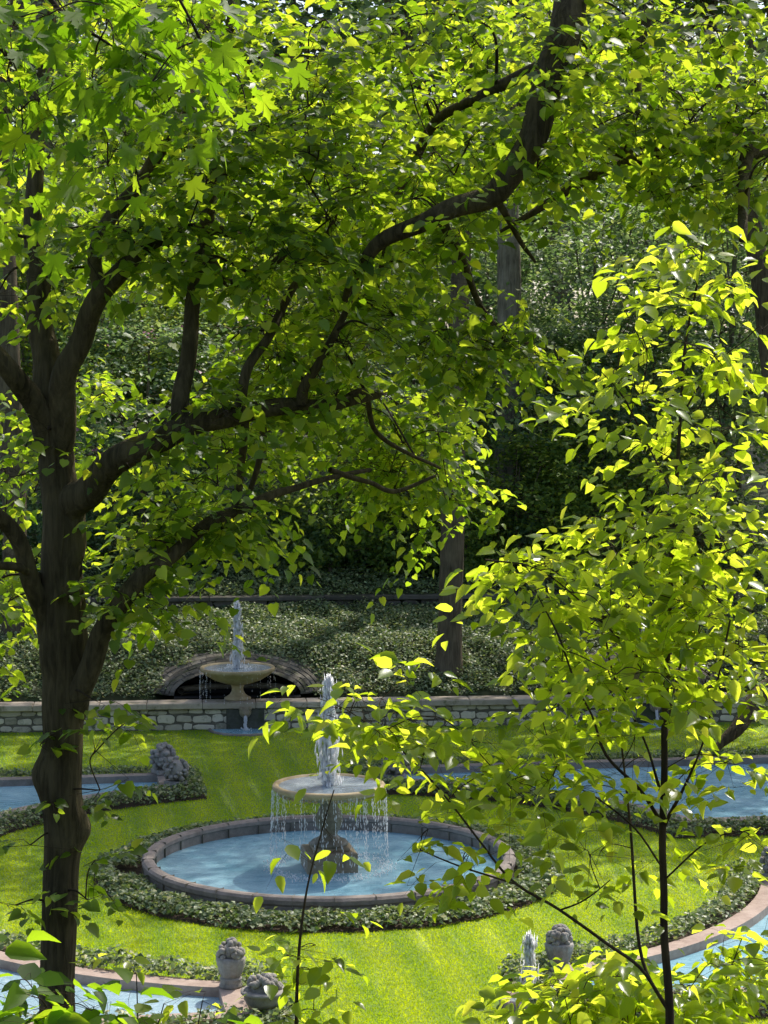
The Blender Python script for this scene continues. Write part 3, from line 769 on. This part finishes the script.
limbs_px = [
    [(60, 560, TD, 40), (72, 510, TD, 36), (95, 482, TD - .2, 31), (140, 448, TD - .4, 27), (190, 427, TD - .5, 24), (235, 415, TD - .4, 20), (290, 407, TD - .2, 17), (338, 404, TD, 12), (380, 395, TD + .3, 6)],
    [(70, 720, TD, 26), (84, 685, TD - .1, 23), (100, 640, TD - .2, 21), (128, 592, TD - .3, 19), (165, 560, TD - .3, 16), (210, 524, TD - .2, 13), (260, 500, TD, 10), (300, 486, TD + .2, 5)],
    [(56, 470, TD, 36), (50, 420, TD, 32), (44, 345, TD, 27), (38, 290, TD + .1, 23), (34, 210, TD + .2, 18), (38, 120, TD + .3, 14), (50, 20, TD + .5, 10), (60, -90, TD + .7, 6)],
    [(56, 450, TD, 32), (66, 380, TD - .2, 25), (84, 330, TD - .3, 22), (112, 280, TD - .4, 20), (150, 245, TD - .4, 16), (200, 228, TD - .2, 13), (250, 240, TD, 8)],
    [(50, 440, TD, 28), (30, 395, TD - .2, 23), (0, 360, TD - .4, 20), (-50, 300, TD - .6, 16), (-100, 200, TD - .6, 10)],
    [(54, 640, TD, 30), (36, 590, TD - .1, 19), (14, 535, TD - .3, 17), (-20, 500, TD - .5, 14), (-80, 450, TD - .7, 9)],
    [(40, 580, TD, 12), (20, 568, TD - .3, 9), (-20, 566, TD - .6, 7)],
    [(178, 432, TD - .5, 19), (184, 385, TD - .4, 17), (193, 310, TD - .3, 15), (204, 240, TD - .1, 15), (216, 160, TD + .2, 13), (224, 80, TD + .4, 10), (235, -30, TD + .8, 7)],
    [(100, 290, TD - .4, 14), (96, 245, TD - .2, 14), (122, 205, TD, 14), (152, 165, TD + .2, 14), (180, 115, TD + .5, 11), (205, 40, TD + .9, 9), (215, -60, TD + 1.2, 5)],
    [(300, 407, TD - .2, 12), (308, 380, TD - .3, 10), (330, 345, TD - .3, 8), (350, 300, TD - .2, 6)],
    [(240, 415, TD - .4, 11), (246, 372, TD - .5, 10), (268, 338, TD - .4, 9), (292, 290, TD - .2, 8), (330, 230, TD, 6), (352, 150, TD + .3, 4)],
    [(246, 410, TD - .4, 9), (243, 450, TD - .3, 8), (238, 495, TD - .1, 7), (228, 520, TD, 5)],
    [(262, 408, TD - .2, 8), (262, 450, TD - .1, 7), (250, 490, TD, 5)],
    [(205, 250, TD - .1, 10), (232, 284, TD - .3, 10), (262, 272, TD - .4, 9), (290, 252, TD - .3, 7), (310, 262, TD, 4)],
    [(340, 404, TD, 9), (365, 392, TD + .3, 6), (376, 432, TD + .5, 5), (412, 455, TD + .8, 4), (440, 468, TD + 1, 3)],
    [(330, 470, TD + .5, 6), (368, 482, TD + .7, 5), (395, 491, TD + .9, 5), (436, 476, TD + 1.0, 3)],
    [(260, 500, TD, 8), (320, 480, TD + .4, 6), (370, 470, TD + .8, 4)],
]
LL = []
for lp in limbs_px:
    p, r = limb_path(lp, 9); LL.append((p, r))
    place(link('limb', quads_mesh('limb', [tube(p, r, 14, lambda a, t: .6 * bark_disp(a, t))]), M['bark'], linden, True), linden)
def fixall(root):
    inv = root.matrix_basis.inverted()
    for c in root.children: c.matrix_parent_inverse = inv
blobs = [
    (90, 60, 150, 100, 13.2, 15.2, 14), (30, 225, 70, 100, 13.2, 15.2, 8), (240, 85, 110, 100, 13.2, 15.2, 11), (345, 150, 95, 90, 13.2, 15.2, 9),
    (215, 235, 125, 45, 13.2, 15.2, 7), (345, 320, 95, 26, 13.4, 14.8, 11), (215, 525, 80, 30, 13.5, 14.6, 11), (140, 580, 45, 30, 13.5, 14.4, 5), (10, 610, 28, 60, 13.4, 15, 3), (240, 340, 60, 36, 13.7, 14.6, 3),
    (325, 120, 24, 110, 12.8, 13.6, 13), (225, 130, 18, 90, 13, 13.8, 8), (290, 262, 45, 14, 13, 13.6, 5), (140, 228, 60, 14, 13.2, 13.7, 5), (120, 110, 40, 70, 13, 14, 8), (150, 440, 40, 6, 13.0, 13.5, 2), (225, 415, 50, 6, 13.2, 13.7, 3), (310, 400, 30, 6, 13.4, 13.9, 2),
    (100, 150, 140, 150, 17, 20, 19), (90, 390, 90, 80, 17, 20, 11), (280, 190, 140, 140, 16.4, 18.4, 24), (300, 425, 115, 50, 16.3, 18.3, 19), (380, 430, 75, 55, 16.6, 18.3, 21), (415, 490, 42, 42, 16.6, 17.8, 10), (15, 490, 40, 100, 15.5, 19, 9), (190, 465, 60, 45, 16, 18, 7),
    (120, -280, 380, 120, 13, 15.6, 16),  # clusters above the view, added to shade the near leaves
]
crown(linden, blob_points(blobs), LL, LINDEN, M['linden'], .086, nspr=9, nl=8, L=.34, spread=.19)
# sprouts straight from the trunk
tp = [(path[len(path) // 2:], rad[len(path) // 2:] * .2), (path, rad * .2)]
crown(linden, np.array([at(95, 750, TD - .3), at(100, 790, TD - .2), at(94, 700, TD - .3), at(40, 745, TD - .3), at(30, 845, TD - .3), at(95, 860, TD - .3), at(150, 715, TD - .1), at(15, 905, TD - .2), at(88, 900, TD - .3), at(48, 430, TD - .3)]), tp, LINDEN, M['linden'], .095, nspr=3, nl=7, L=.28, spread=.10, cname='trunk_sprouts')
fixall(linden)

# ------------------------------------------------------------------ second linden, its trunk past the right edge
rp = at(900, 600, 15.5)
rt2 = tag(empty('linden_tree', (rp[0], rp[1], float(terr(rp[0], rp[1])))), 'tree hanging long drooping dark limbs across the top right', 'tree')
zb = float(terr(rp[0], rp[1])); base = np.array([rp[0], rp[1], zb])
tpath = catmull([base, base + [0, 0, 3], base + [-.1, 0, 6], base + [-.2, -.1, 9], base + [-.3, -.2, 12.5]], 9)
trad = np.linspace(.22, .08, len(tpath))
link('trunk', quads_mesh('trunk', [tube(tpath, trad, 28, bark_disp)]), M['bark'], rt2, True)
limbs2 = [
    [(895, 160, 15.4, 40.6), (790, -60, 14.6, 38.7), (680, -130, 13.8, 37.8), (600, -70, 13.3, 34.8), (572, 0, 13.1, 33.9), (552, 75, 13, 32.9), (524, 155, 12.9, 28.1), (492, 194, 12.9, 24.2), (442, 214, 12.9, 19.4), (388, 238, 13, 15.5), (358, 270, 13.2, 10.6), (345, 300, 13.5, 5.8)],
    [(895, 260, 15.4, 26), (800, 160, 15, 23), (720, 140, 14.6, 18), (660, 152, 14.3, 15), (600, 172, 14.2, 11), (545, 205, 14.1, 8), (500, 232, 14, 3)],
    [(660, 152, 14.3, 11), (612, 150, 14.4, 15), (630, 118, 14.5, 15), (638, 62, 14.6, 11), (650, 0, 14.7, 10), (670, -80, 15, 6)],
    [(820, 180, 15, 19), (752, 150, 14, 15), (744, 210, 13.4, 11), (742, 240, 13.2, 8)],
    [(897, 620, 15.4, 31), (820, 655, 14.6, 24), (768, 690, 14.2, 19), (735, 728, 14, 15), (715, 752, 13.9, 6)],
    [(560, 60, 14, 15), (470, 100, 14.4, 10), (430, 130, 14.8, 10), (402, 190, 15, 10), (385, 250, 15, 6), (372, 320, 15.1, 3)],
    [(440, 214, 13.8, 11), (462, 260, 14.2, 8), (490, 320, 15, 6), (540, 350, 15.4, 3)],
    [(497, 200, 13.8, 8), (520, 240, 14, 5), (535, 262, 14.2, 3)],
]
LL2 = [(tpath, trad)]
for lp in limbs2:
    p, r = limb_path(lp, 6); LL2.append((p, r))
    link('limb', quads_mesh('limb', [tube(p, r, 14, lambda a, t: .6 * bark_disp(a, t))]), M['bark'], rt2, True)
blobs2 = [
    (620, 70, 95, 85, 13.2, 15.2, 10), (715, 100, 70, 100, 13, 15.2, 16), (600, 140, 70, 28, 13.4, 14.8, 7), (575, 70, 24, 60, 12.6, 13.3, 6), (530, 150, 30, 24, 12.7, 13.4, 3), (440, 205, 40, 10, 12.8, 13.4, 3), (645, 110, 30, 50, 13.2, 14.2, 5),
    (440, 140, 50, 75, 13.6, 15.2, 4), (400, 40, 70, 60, 13.4, 15.2, 5), (455, 345, 60, 16, 13.6, 14.6, 9), (535, 352, 30, 10, 13.6, 14.6, 3), (425, 240, 60, 22, 13.6, 14.8, 4), (700, 195, 70, 22, 13.2, 14.8, 7),
    (480, 75, 100, 95, 15.0, 16.3, 24), (620, 55, 140, 90, 16.5, 19.5, 28), (520, 135, 90, 40, 16, 18.5, 11), (410, 150, 60, 80, 16.2, 18.2, 12), (460, 200, 40, 30, 15.2, 16.2, 4), (720, 120, 60, 80, 16.5, 19, 8), (400, 285, 34, 30, 15.2, 16, 3),
    (640, -280, 260, 110, 12.5, 15.5, 12),  # unseen top clusters, added to cast shade on the leaves below
]
crown(rt2, blob_points(blobs2), LL2, LINDEN, M['linden'], .086, nspr=9, nl=8, L=.34, spread=.19)
fixall(rt2)

# ------------------------------------------------------------------ maple sprays, top left
mp = at(-330, 400, 7.4)
mt = tag(empty('maple_tree', (mp[0], mp[1], float(terr(mp[0], mp[1])))), 'maple twigs with large pointed lobed leaves hanging in at the top left', 'tree')
b0 = np.array([mp[0], mp[1], float(terr(mp[0], mp[1]))]); tpm = catmull([b0, b0 + [.05, 0, 2], b0 + [.1, .1, 4], b0 + [.1, .1, 6.5]], 6)
link('trunk', quads_mesh('trunk', [tube(tpm, np.linspace(.16, .08, len(tpm)), 24, bark_disp)]), M['bark'], mt, True)
LL3 = []
for lp in [[(-310, 100, 7.4, 26), (-150, -120, 7.2, 16), (0, -60, 7, 10), (60, 10, 6.9, 5), (110, 45, 6.9, 2.5)], [(-150, -120, 7.2, 11), (60, -110, 6.8, 8), (140, -60, 6.6, 5), (180, 0, 6.6, 3), (200, 40, 6.6, 3)], [(-310, 150, 7.4, 19), (-150, 0, 7, 10), (-40, 10, 6.8, 5), (10, 60, 6.7, 3)]]:
    p, r = limb_path(lp, 5); LL3.append((p, r)); link('limb', quads_mesh('limb', [tube(p, r, 5)]), M['twig'], mt, True)
bl3 = [(40, 40, 90, 50, 6.3, 7.6, 10), (130, 45, 70, 50, 6.3, 7.6, 7), (60, 95, 60, 25, 6.3, 7.2, 4), (15, 110, 20, 15, 6.2, 6.6, 2), (190, 15, 20, 20, 6.4, 7, 2), (80, -60, 160, 40, 6.3, 8, 5)]
crown(mt, blob_points(bl3), LL3, MAPLE, M['maple'], .080, nspr=4, nl=4, L=.20, spread=.10, droop=.7, jit=.35, tw=.0014, brmax=.005)
fixall(mt)

# ------------------------------------------------------------------ sapling on the right
SD = 8.0
sp_ = at(668, 1060, SD)
sap = tag(empty('sapling', (sp_[0], sp_[1], float(terr(sp_[0], sp_[1])))), 'slender sapling with glowing yellow green leaves rising at the right', 'young tree')
zb = float(terr(sp_[0], sp_[1]))
p, r = limb_path([(668, 1150, SD, 10), (669, 1015, SD, 9), (664, 920, SD, 8), (663, 850, SD, 7.5), (664, 760, SD, 7), (666, 690, SD, 6), (670, 600, SD, 5.5), (676, 500, SD, 4.5), (680, 420, SD, 3.5), (686, 340, SD, 3), (698, 280, SD, 2), (703, 245, SD, 1.2)], 10)
p = np.vstack([[p[0][0], p[0][1], zb], p]); r = np.r_[r[0] * 1.3, r]
link('stem', quads_mesh('stem', [tube(p, r, 9)]), M['twig'], sap, True)
LS = [(p, r)]
for lp in [
    [(663, 825, SD, 6), (640, 790, SD - .1, 5), (606, 755, SD - .2, 4.5), (592, 715, SD - .2, 3), (578, 690, SD - .3, 3), (560, 640, SD - .4, 3), (535, 590, SD - .5, 1.5)],
    [(663, 800, SD, 5), (648, 750, SD, 3), (630, 710, SD + .1, 3.5), (612, 670, SD + .2, 3), (600, 600, SD + .3, 3)],
    [(665, 825, SD, 6), (680, 795, SD - .1, 5), (700, 752, SD - .2, 3), (716, 690, SD - .3, 3), (730, 620, SD - .3, 3)],
    [(664, 760, SD, 3), (672, 700, SD + .2, 3.5), (684, 650, SD + .3, 3), (700, 560, SD + .4, 3), (720, 480, SD + .4, 1.5)],
    [(668, 1010, SD, 5.5), (640, 968, SD - .1, 5), (604, 942, SD - .2, 5), (560, 910, SD - .3, 4.4), (516, 884, SD - .3, 4), (480, 842, SD - .3, 3.2), (440, 790, SD - .3, 2.6), (395, 745, SD - .3, 2), (350, 712, SD - .3, 1.6), (318, 698, SD - .3, 1)],
    [(516, 884, SD - .3, 3), (470, 870, SD - .4, 3), (420, 850, SD - .4, 1.6)],
    [(668, 1010, SD, 6), (642, 960, SD + .1, 5), (634, 880, SD + .2, 4.5), (628, 800, SD + .3, 3.5), (618, 720, SD + .4, 2.5)],
    [(664, 870, SD, 3), (636, 830, SD - .1, 3), (600, 800, SD - .2, 2.4), (560, 780, SD - .2, 1.5)],
    [(666, 700, SD, 3.5), (640, 660, SD - .1, 2.6), (600, 620, SD - .2, 3), (540, 570, SD - .3, 1.4), (485, 560, SD - .3, 3)],
    [(676, 500, SD, 3), (650, 450, SD, 2.4), (625, 400, SD, 3), (600, 370, SD, 1.2)],
    [(680, 420, SD, 3), (710, 370, SD, 2.4), (745, 340, SD, 1.6)],
    [(670, 600, SD, 3), (710, 560, SD - .2, 2.4), (755, 540, SD - .3, 1.6)],
    [(560, 910, SD - .3, 3), (585, 900, SD - .4, 2.4), (610, 880, SD - .5, 1.5)],
    [(664, 880, SD, 3), (710, 840, SD - .2, 2.4), (750, 830, SD - .3, 1.6)],
]:
    p, r = limb_path(lp, 5); r = r * .74; LS.append((p, r)); link('branch', quads_mesh('branch', [tube(p, r, 5)]), M['twig'], sap, True)
bs = [(690, 265, 28, 28, 7.8, 8.2, 4), (640, 300, 40, 14, 7.8, 8.2, 2), (690, 330, 80, 32, 7.6, 8.4, 7), (740, 280, 25, 20, 7.8, 8.2, 2), (620, 390, 32, 45, 7.7, 8.3, 4), (720, 420, 45, 60, 7.6, 8.5, 8), (655, 440, 45, 40, 7.6, 8.4, 4),
      (590, 540, 50, 30, 7.4, 8.4, 7), (535, 580, 38, 28, 7.5, 8.2, 6), (590, 630, 72, 38, 7.4, 8.5, 13), (690, 555, 78, 55, 7.4, 8.6, 17), (655, 645, 100, 50, 7.4, 8.7, 19), (735, 600, 35, 75, 7.4, 8.5, 9), (570, 690, 60, 28, 7.4, 8.5, 7), (730, 680, 40, 45, 7.5, 8.5, 5),
      (418, 730, 46, 24, 7.5, 7.9, 6), (358, 702, 26, 10, 7.6, 7.8, 4), (460, 770, 45, 30, 7.5, 8, 4), (525, 800, 50, 38, 7.4, 8.2, 5), (605, 755, 55, 40, 7.5, 8.4, 4), (690, 760, 60, 45, 7.5, 8.4, 4), (425, 840, 22, 18, 7.5, 7.8, 1), (480, 855, 28, 18, 7.5, 7.9, 2),
      (580, 862, 35, 28, 7.5, 8, 2), (725, 825, 35, 28, 7.5, 8.2, 2), (630, 860, 35, 45, 7.9, 8.3, 1)]
crown(sap, blob_points(bs), LS, OVATE, M['sapling'], .074, nspr=4, nl=7, L=.20, spread=.085, droop=.26, jit=.42, tw=.0011, brmax=.0035, side=.8)
fixall(sap)

# ------------------------------------------------------------------ low bushes at the bottom edge
def bush(name, px, py, D, blobs, label, cat, leaf, tmplt, mat, nspr=4, nl=6, stems=5, L=.2, seedw=60, spread=.08):
    c = at(px, py, D); z = float(terr(c[0], c[1])); rt = tag(empty(name, (c[0], c[1], z)), label, cat)
    pts = blob_points(blobs); LPs = []
    for k in rng.choice(len(pts), min(stems, len(pts)), replace=False):
        e = pts[k]; b = np.array([c[0] + rng.normal(0, .08), c[1] + rng.normal(0, .08), z]); mid = (b + e) / 2 + rng.normal(0, .06, 3)
        p = catmull([b, mid, e], 8); r = np.linspace(.009, .002, len(p)); LPs.append((p, r)); link('stem', quads_mesh('stem', [tube(p, r, 6)]), M['twig'], rt, True)
    crown(rt, pts, LPs, tmplt, mat, leaf, nspr=nspr, nl=nl, L=L, spread=spread, droop=.3, jit=.4, tw=.0011, brmax=.004, side=.7, cname='foliage')
    fixall(rt)
bush('shrub', 630, 1080, 9.3, [(580, 985, 60, 22, 8.9, 9.7, 11), (640, 998, 100, 20, 8.9, 9.7, 14), (700, 985, 50, 22, 8.9, 9.7, 8), (745, 965, 30, 28, 8.9, 9.7, 6), (650, 1045, 120, 22, 8.8, 9.7, 12)], 'bushy yellow green shrub along the bottom right edge', 'shrub', .10, OVATE, M['sapling'], stems=9)
bush('shrub', 60, 1090, 7.0, [(24, 990, 24, 12, 6.8, 7.2, 3), (70, 1012, 40, 8, 6.8, 7.2, 5), (140, 1026, 35, 5, 6.8, 7.2, 3), (60, 1055, 80, 14, 6.7, 7.2, 6)], 'broad leaved shrub at the foot of the big tree, bottom left', 'shrub', .12, OVATE, M['maple'], nspr=3, nl=5, stems=6, L=.17)
# slim seedling in the middle
c = at(298, 1075, 8.2); z = float(terr(c[0], c[1])); sd = tag(empty('seedling', (c[0], c[1], z)), 'slim upright seedling with a few leaves, bottom centre', 'seedling')
p, r = limb_path([(300, 1120, 8.2, 5), (296, 1024, 8.2, 4), (301, 930, 8.2, 3), (309, 880, 8.2, 2), (322, 830, 8.2, 1.6), (334, 790, 8.2, 1.2)], 9)
p = np.vstack([[c[0], c[1], z], p]); r = np.r_[r[0], r]
link('stem', quads_mesh('stem', [tube(p, r, 7)]), M['twig'], sd, True)
pts = np.array([at(a, b, 8.2) for a, b in [(298, 1000), (302, 985), (296, 965), (305, 950), (300, 935), (309, 905), (315, 865), (325, 828), (318, 1010), (285, 1015), (312, 970), (290, 990), (320, 990), (284, 955), (316, 945), (308, 1020), (292, 1005)]])
crown(sd, pts, [(p, r)], OVATE, M['sapling'], .085, nspr=2, nl=3, L=.11, spread=.02, droop=.4, tw=.001, brmax=.002, cname='foliage')
fixall(sd)
bush('vine', 130, 1100, 7.6, [(140, 965, 12, 16, 7.5, 7.7, 1), (185, 1003, 28, 8, 7.4, 7.8, 2)], 'thin reddish shoot with few small leaves over the pale pool', 'shoot', .06, OVATE, M['sapling'], nspr=2, nl=4, stems=3, L=.12)

# ------------------------------------------------------------------ woodland behind the garden
def clump_crown(n_cl, per, rad, zscale, leaf, spread, low=-1.0):
    C = []
    while len(C) < n_cl:
        v = rng.normal(0, 1, 3); v = v / np.linalg.norm(v) * rng.uniform(.45, 1) ** .6
        if v[2] > low: C.append(v)
    C = np.array(C) * np.array([rad, rad, rad * zscale])
    C = C + rng.normal(0, rad * .08, C.shape)
    rr = rng.uniform(.6, 1.3, n_cl) * spread
    P = np.repeat(C, per, axis=0) + rng.normal(0, 1, (n_cl * per, 3)) * np.repeat(rr, per)[:, None] * np.array([1, 1, .5])
    n = len(P); out = norm(P)
    a = rng.uniform(0, 2 * np.pi, n)
    d = np.stack([np.cos(a), np.sin(a), rng.normal(-.3, .3, n)], 1) + out * .3
    nr = np.array([0, 0, 1.0]) + rng.normal(0, .45, (n, 3)) + out * .35
    ax, ay, az = frame(d, nr)
    return P, ax, ay, az, leaf * rng.uniform(.6, 1.25, n), C
def tree_proto(name, rad, zs, hc, tr, lean, nlimb, n_cl, per, leaf, spread, mat, bark, low=-1.0):
    """crown mesh and woody mesh, both in local coordinates with the foot at the origin"""
    P, ax, ay, az, sz, C = clump_crown(n_cl, per, rad, zs, leaf, spread, low)
    P = P + np.array([lean, 0, hc])
    cm = instanced('crown', KITE[0], KITE[1], P, ax, ay, az, sz); cm.materials.append(mat)
    top = np.array([lean, 0, hc + rad * zs * .5])
    tp = catmull([np.array([0, 0, -.4]), np.array([lean * .2, 0, hc * .35]), np.array([lean * .6, .1, hc * .75]), top], 10)
    trd = np.interp(np.linspace(0, 1, len(tp)), [0, .04, .3, 1], [tr * 1.35, tr * 1.05, tr * .9, tr * .25])
    tm = quads_mesh('trunk', [tube(tp, trd, 18, lambda a, t: .8 * bark_disp(a, t))]); tm.materials.append(bark)
    parts = []
    for k in rng.choice(len(C), min(nlimb, len(C)), replace=False):
        e = C[k] + np.array([lean, 0, hc]); i0 = int(len(tp) * rng.uniform(.45, .85)); s0 = tp[i0]
        parts.append(tube(catmull([s0, (s0 + e) / 2 + np.array([0, 0, -.1 * rad]), e], 6), np.linspace(trd[i0] * .5, .02, 13), 7))
    lm = quads_mesh('limbs', parts); lm.materials.append(bark)
    for me in (tm, lm): me.polygons.foreach_set('use_smooth', np.ones(len(me.polygons), dtype=bool))
    return cm, tm, lm
def put(protos, name, X, Y, label, cat, group, rz, sc=(1, 1, 1), dz=0.0):
    rt = tag(empty(name, (X, Y, float(terr(X, Y)) + dz), rz), label, cat, group); rt.scale = sc if sc[0] != 1.2 else (.86, .86, 1.2)
    for nm, me in zip(('crown', 'trunk', 'limbs'), protos):
        o = bpy.data.objects.new(nm, me); COL.objects.link(o); o.parent = rt
    return rt
TALL = [tree_proto('a', 5.2, 1.0, 21.5, .31, .9, 12, 120, 30, .27, .8, M['wood'], M['barkb']), tree_proto('b', 5.6, .9, 22, .42, .2, 12, 120, 42, .27, .8, M['woodlit'], M['barkg']), tree_proto('g', 5.2, 1.0, 21.5, .31, .9, 12, 170, 56, .27, .9, M['wood'], M['barkb']), tree_proto('h', 5.2, 1.0, 21.5, .36, -4.0, 12, 170, 56, .27, .9, M['wood'], M['barkb'])]  # the densest crowns are shaped to shade the rear lawn
UND = [tree_proto('c', 3.0, 1.15, 5.0, .12, .3, 14, 130, 62, .17, .42, M['wood'], M['barkb'], -.95), tree_proto('d', 3.4, 1.3, 6.6, .16, -.4, 14, 150, 60, .18, .46, M['wood'], M['barkg'], -.95), tree_proto('e', 3.2, 1.1, 7.2, .14, .2, 14, 130, 60, .17, .46, M['woodlit'], M['barkb'], -.9)]
SHR = [tree_proto('f', 1.7, .75, 1.1, .05, 0, 8, 70, 60, .14, .3, M['wood'], M['barkb'], -.7), tree_proto('k', 2.0, 1.1, 2.2, .06, 0, 10, 90, 50, .15, .34, M['woodlit'], M['barkb'], -.9)]
def gx_at(px, Y): return (px - 384) / F * Y
# the trunk standing on the ivy bank, then the others
put(TALL[2], 'woodland_tree', gx_at(449, 58.0), 57.75, 'tall straight brown trunk standing on the ivy bank right of the left fountain', 'tree', 'tall trees behind the garden', 0.0, (1, 1, 1))
put(TALL[1], 'woodland_tree', gx_at(508, 67), 67.0, 'pale grey trunk in the shade beyond the brown one', 'tree', 'tall trees behind the garden', 1.2)
put(TALL[0], 'woodland_tree', gx_at(14, 59.0), 59.0, 'brown trunk at the far left edge behind the wall', 'tree', 'tall trees behind the garden', 2.2, (1.05, 1.05, 1.0))
for (px, Y, k, rz, sc) in [(800, 57.7, 0, 2.6, 1.2), (880, 61.5, 3, .1, 1), (795, 64, 3, -.1, 1), (880, 66, 2, 2.9, 1.05), (1020, 60, 2, .9, 1), (40, 78, 1, 5.1, 1.1), (560, 90, 1, 2.0, 1.15)]:  # trees past the right edge are added unseen to shade pool and lawn
    put(TALL[k], 'woodland_tree', gx_at(px, Y), Y, 'one of the tall trees behind the garden, some added unseen for shade', 'tree', 'tall trees deep in the wood', rz, (sc, sc, sc))
for i, (px, Y, k, rz, sc) in enumerate([(540, 68, 0, 0, 1.0), (600, 70, 1, 1, 1.05), (660, 68, 0, 2, 1.05), (720, 70, 1, 3, 1.1), (480, 72, 1, 4, 1.0), (410, 69, 0, 5, .95), (340, 72, 2, 1.5, 1.05), (270, 70, 2, 2.5, 1.0), (190, 71, 0, 3.5, 1.0), (110, 70, 2, 4.5, 1.1), (30, 71, 1, 5.5, 1.1), (-40, 70, 2, .7, 1),
                                    (560, 79, 1, .2, 1.2), (460, 81, 0, 1.2, 1.2), (650, 80, 1, 2.2, 1.2), (740, 79, 0, 3.2, 1.2), (360, 82, 2, 4.2, 1.2), (260, 80, 1, 5.2, 1.2), (160, 81, 2, .3, 1.2), (60, 80, 1, 1.3, 1.6), (800, 72, 1, 2.3, 1.2), (-20, 80, 1, 4.0, 1.6),
                                    (400, 96, 1, 1.0, 2.3), (520, 98, 1, 2.0, 2.5), (640, 97, 1, 3.0, 2.4), (280, 97, 1, 4.0, 2.4), (160, 96, 1, 5.0, 2.4), (40, 98, 1, .0, 2.4), (760, 97, 1, .5, 2.4)]):
    put(UND[k], 'understory_tree', gx_at(px, Y), Y, 'dense dark green tree in the wood beyond the ivy terrace', 'tree', 'dark trees in the wood beyond the ivy terrace', rz, (sc, sc, sc))
for (px, Y, rz, sc) in [(250, 67, 0, 1), (310, 66.5, 1, .9), (370, 67, 2, 1), (420, 66, 3, .8), (490, 66.5, 4, .9), (550, 66, 5, 1), (610, 66.5, .5, 1), (680, 66, 1.5, 1), (740, 66.5, 2.5, 1), (180, 67, 3.5, 1), (120, 66.5, 4.5, 1), (50, 66, 5.5, 1), (-10, 66.5, .2, 1), (520, 65.2, 1.1, 1.01), (580, 65.5, 2.1, 1.11), (400, 65.4, 3.1, .91), (465, 64.9, 4.4, .81), (330, 65.5, .6, 1.01), (650, 65.4, 5.1, 1.11)]:
    put(SHR[1 if round(sc * 100) % 10 == 1 else 0], 'woodland_shrub', gx_at(px, Y), Y, 'dark rounded shrub at the edge of the wood above the ivy', 'shrub', 'dark shrubs at the edge of the wood', rz, (sc, sc, sc))

# flowering shrub far left
fs = tag(empty('flowering_shrub', (gx_at(140, 66.0), 66.0, float(terr(gx_at(140, 66.0), 66.0)))), 'distant shrub dotted with pale pink flowers behind the left limb', 'shrub')
for nm, me in zip(('crown', 'trunk', 'limbs'), UND[0]):
    o = bpy.data.objects.new(nm, me); COL.objects.link(o); o.parent = fs
P, ax, ay, az, sz, C = clump_crown(26, 9, 3.0, 1.15, .16, .2, -.4); P = P + np.array([.3, 0, 5.0])
link('blossoms', instanced('blossoms', KITE[0], KITE[1], P, ax, ay, az, sz), M['pink'], fs)

# ------------------------------------------------------------------ light, sky, camera
SUN = np.array([.42, .62, .98]); SUN = SUN / np.linalg.norm(SUN)
elev = math.asin(SUN[2]); azim = math.atan2(SUN[0], SUN[1])
w = bpy.data.worlds.new('World'); scn.world = w; w.use_nodes = True
nt = w.node_tree; sky = nt.nodes.new('ShaderNodeTexSky'); sky.sky_type = 'NISHITA'; sky.sun_disc = False
sky.sun_elevation = elev; sky.sun_rotation = azim
nt.links.new(sky.outputs[0], nt.nodes['Background'].inputs[0]); nt.nodes['Background'].inputs[1].default_value = .24
sky.air_density = .75; sky.dust_density = 2.5; sky.ozone_density = .3
L = bpy.data.lights.new('sun', 'SUN'); L.energy = 5.0; L.angle = R(.5); L.color = (1.0, .95, .86)
so = bpy.data.objects.new('sun', L); COL.objects.link(so); so.location = (20, 30, 40)
so.rotation_euler = Vector((-SUN[0], -SUN[1], -SUN[2])).to_track_quat('-Z', 'Y').to_euler()
cam = bpy.data.cameras.new('camera'); cam.lens = 36 * F / 1024; cam.sensor_width = 36; cam.sensor_fit = 'AUTO'; cam.clip_end = 3000; cam.clip_start = .1
co = bpy.data.objects.new('camera', cam); COL.objects.link(co); co.location = (0, 0, H); co.rotation_euler = (math.pi / 2 - PITCH, 0, 0)
scn.camera = co
scn.view_settings.view_transform = 'Standard'; scn.view_settings.look = 'None'; scn.view_settings.exposure = 0; scn.view_settings.gamma = 1
c = scn.cycles
c.use_light_tree = False; c.max_bounces = 5; c.diffuse_bounces = 3; c.use_adaptive_sampling = True; c.adaptive_threshold = .03; c.glossy_bounces = 3; c.transmission_bounces = 4; c.transparent_max_bounces = 10; c.caustics_reflective = False; c.caustics_refractive = False
c.use_denoising = True
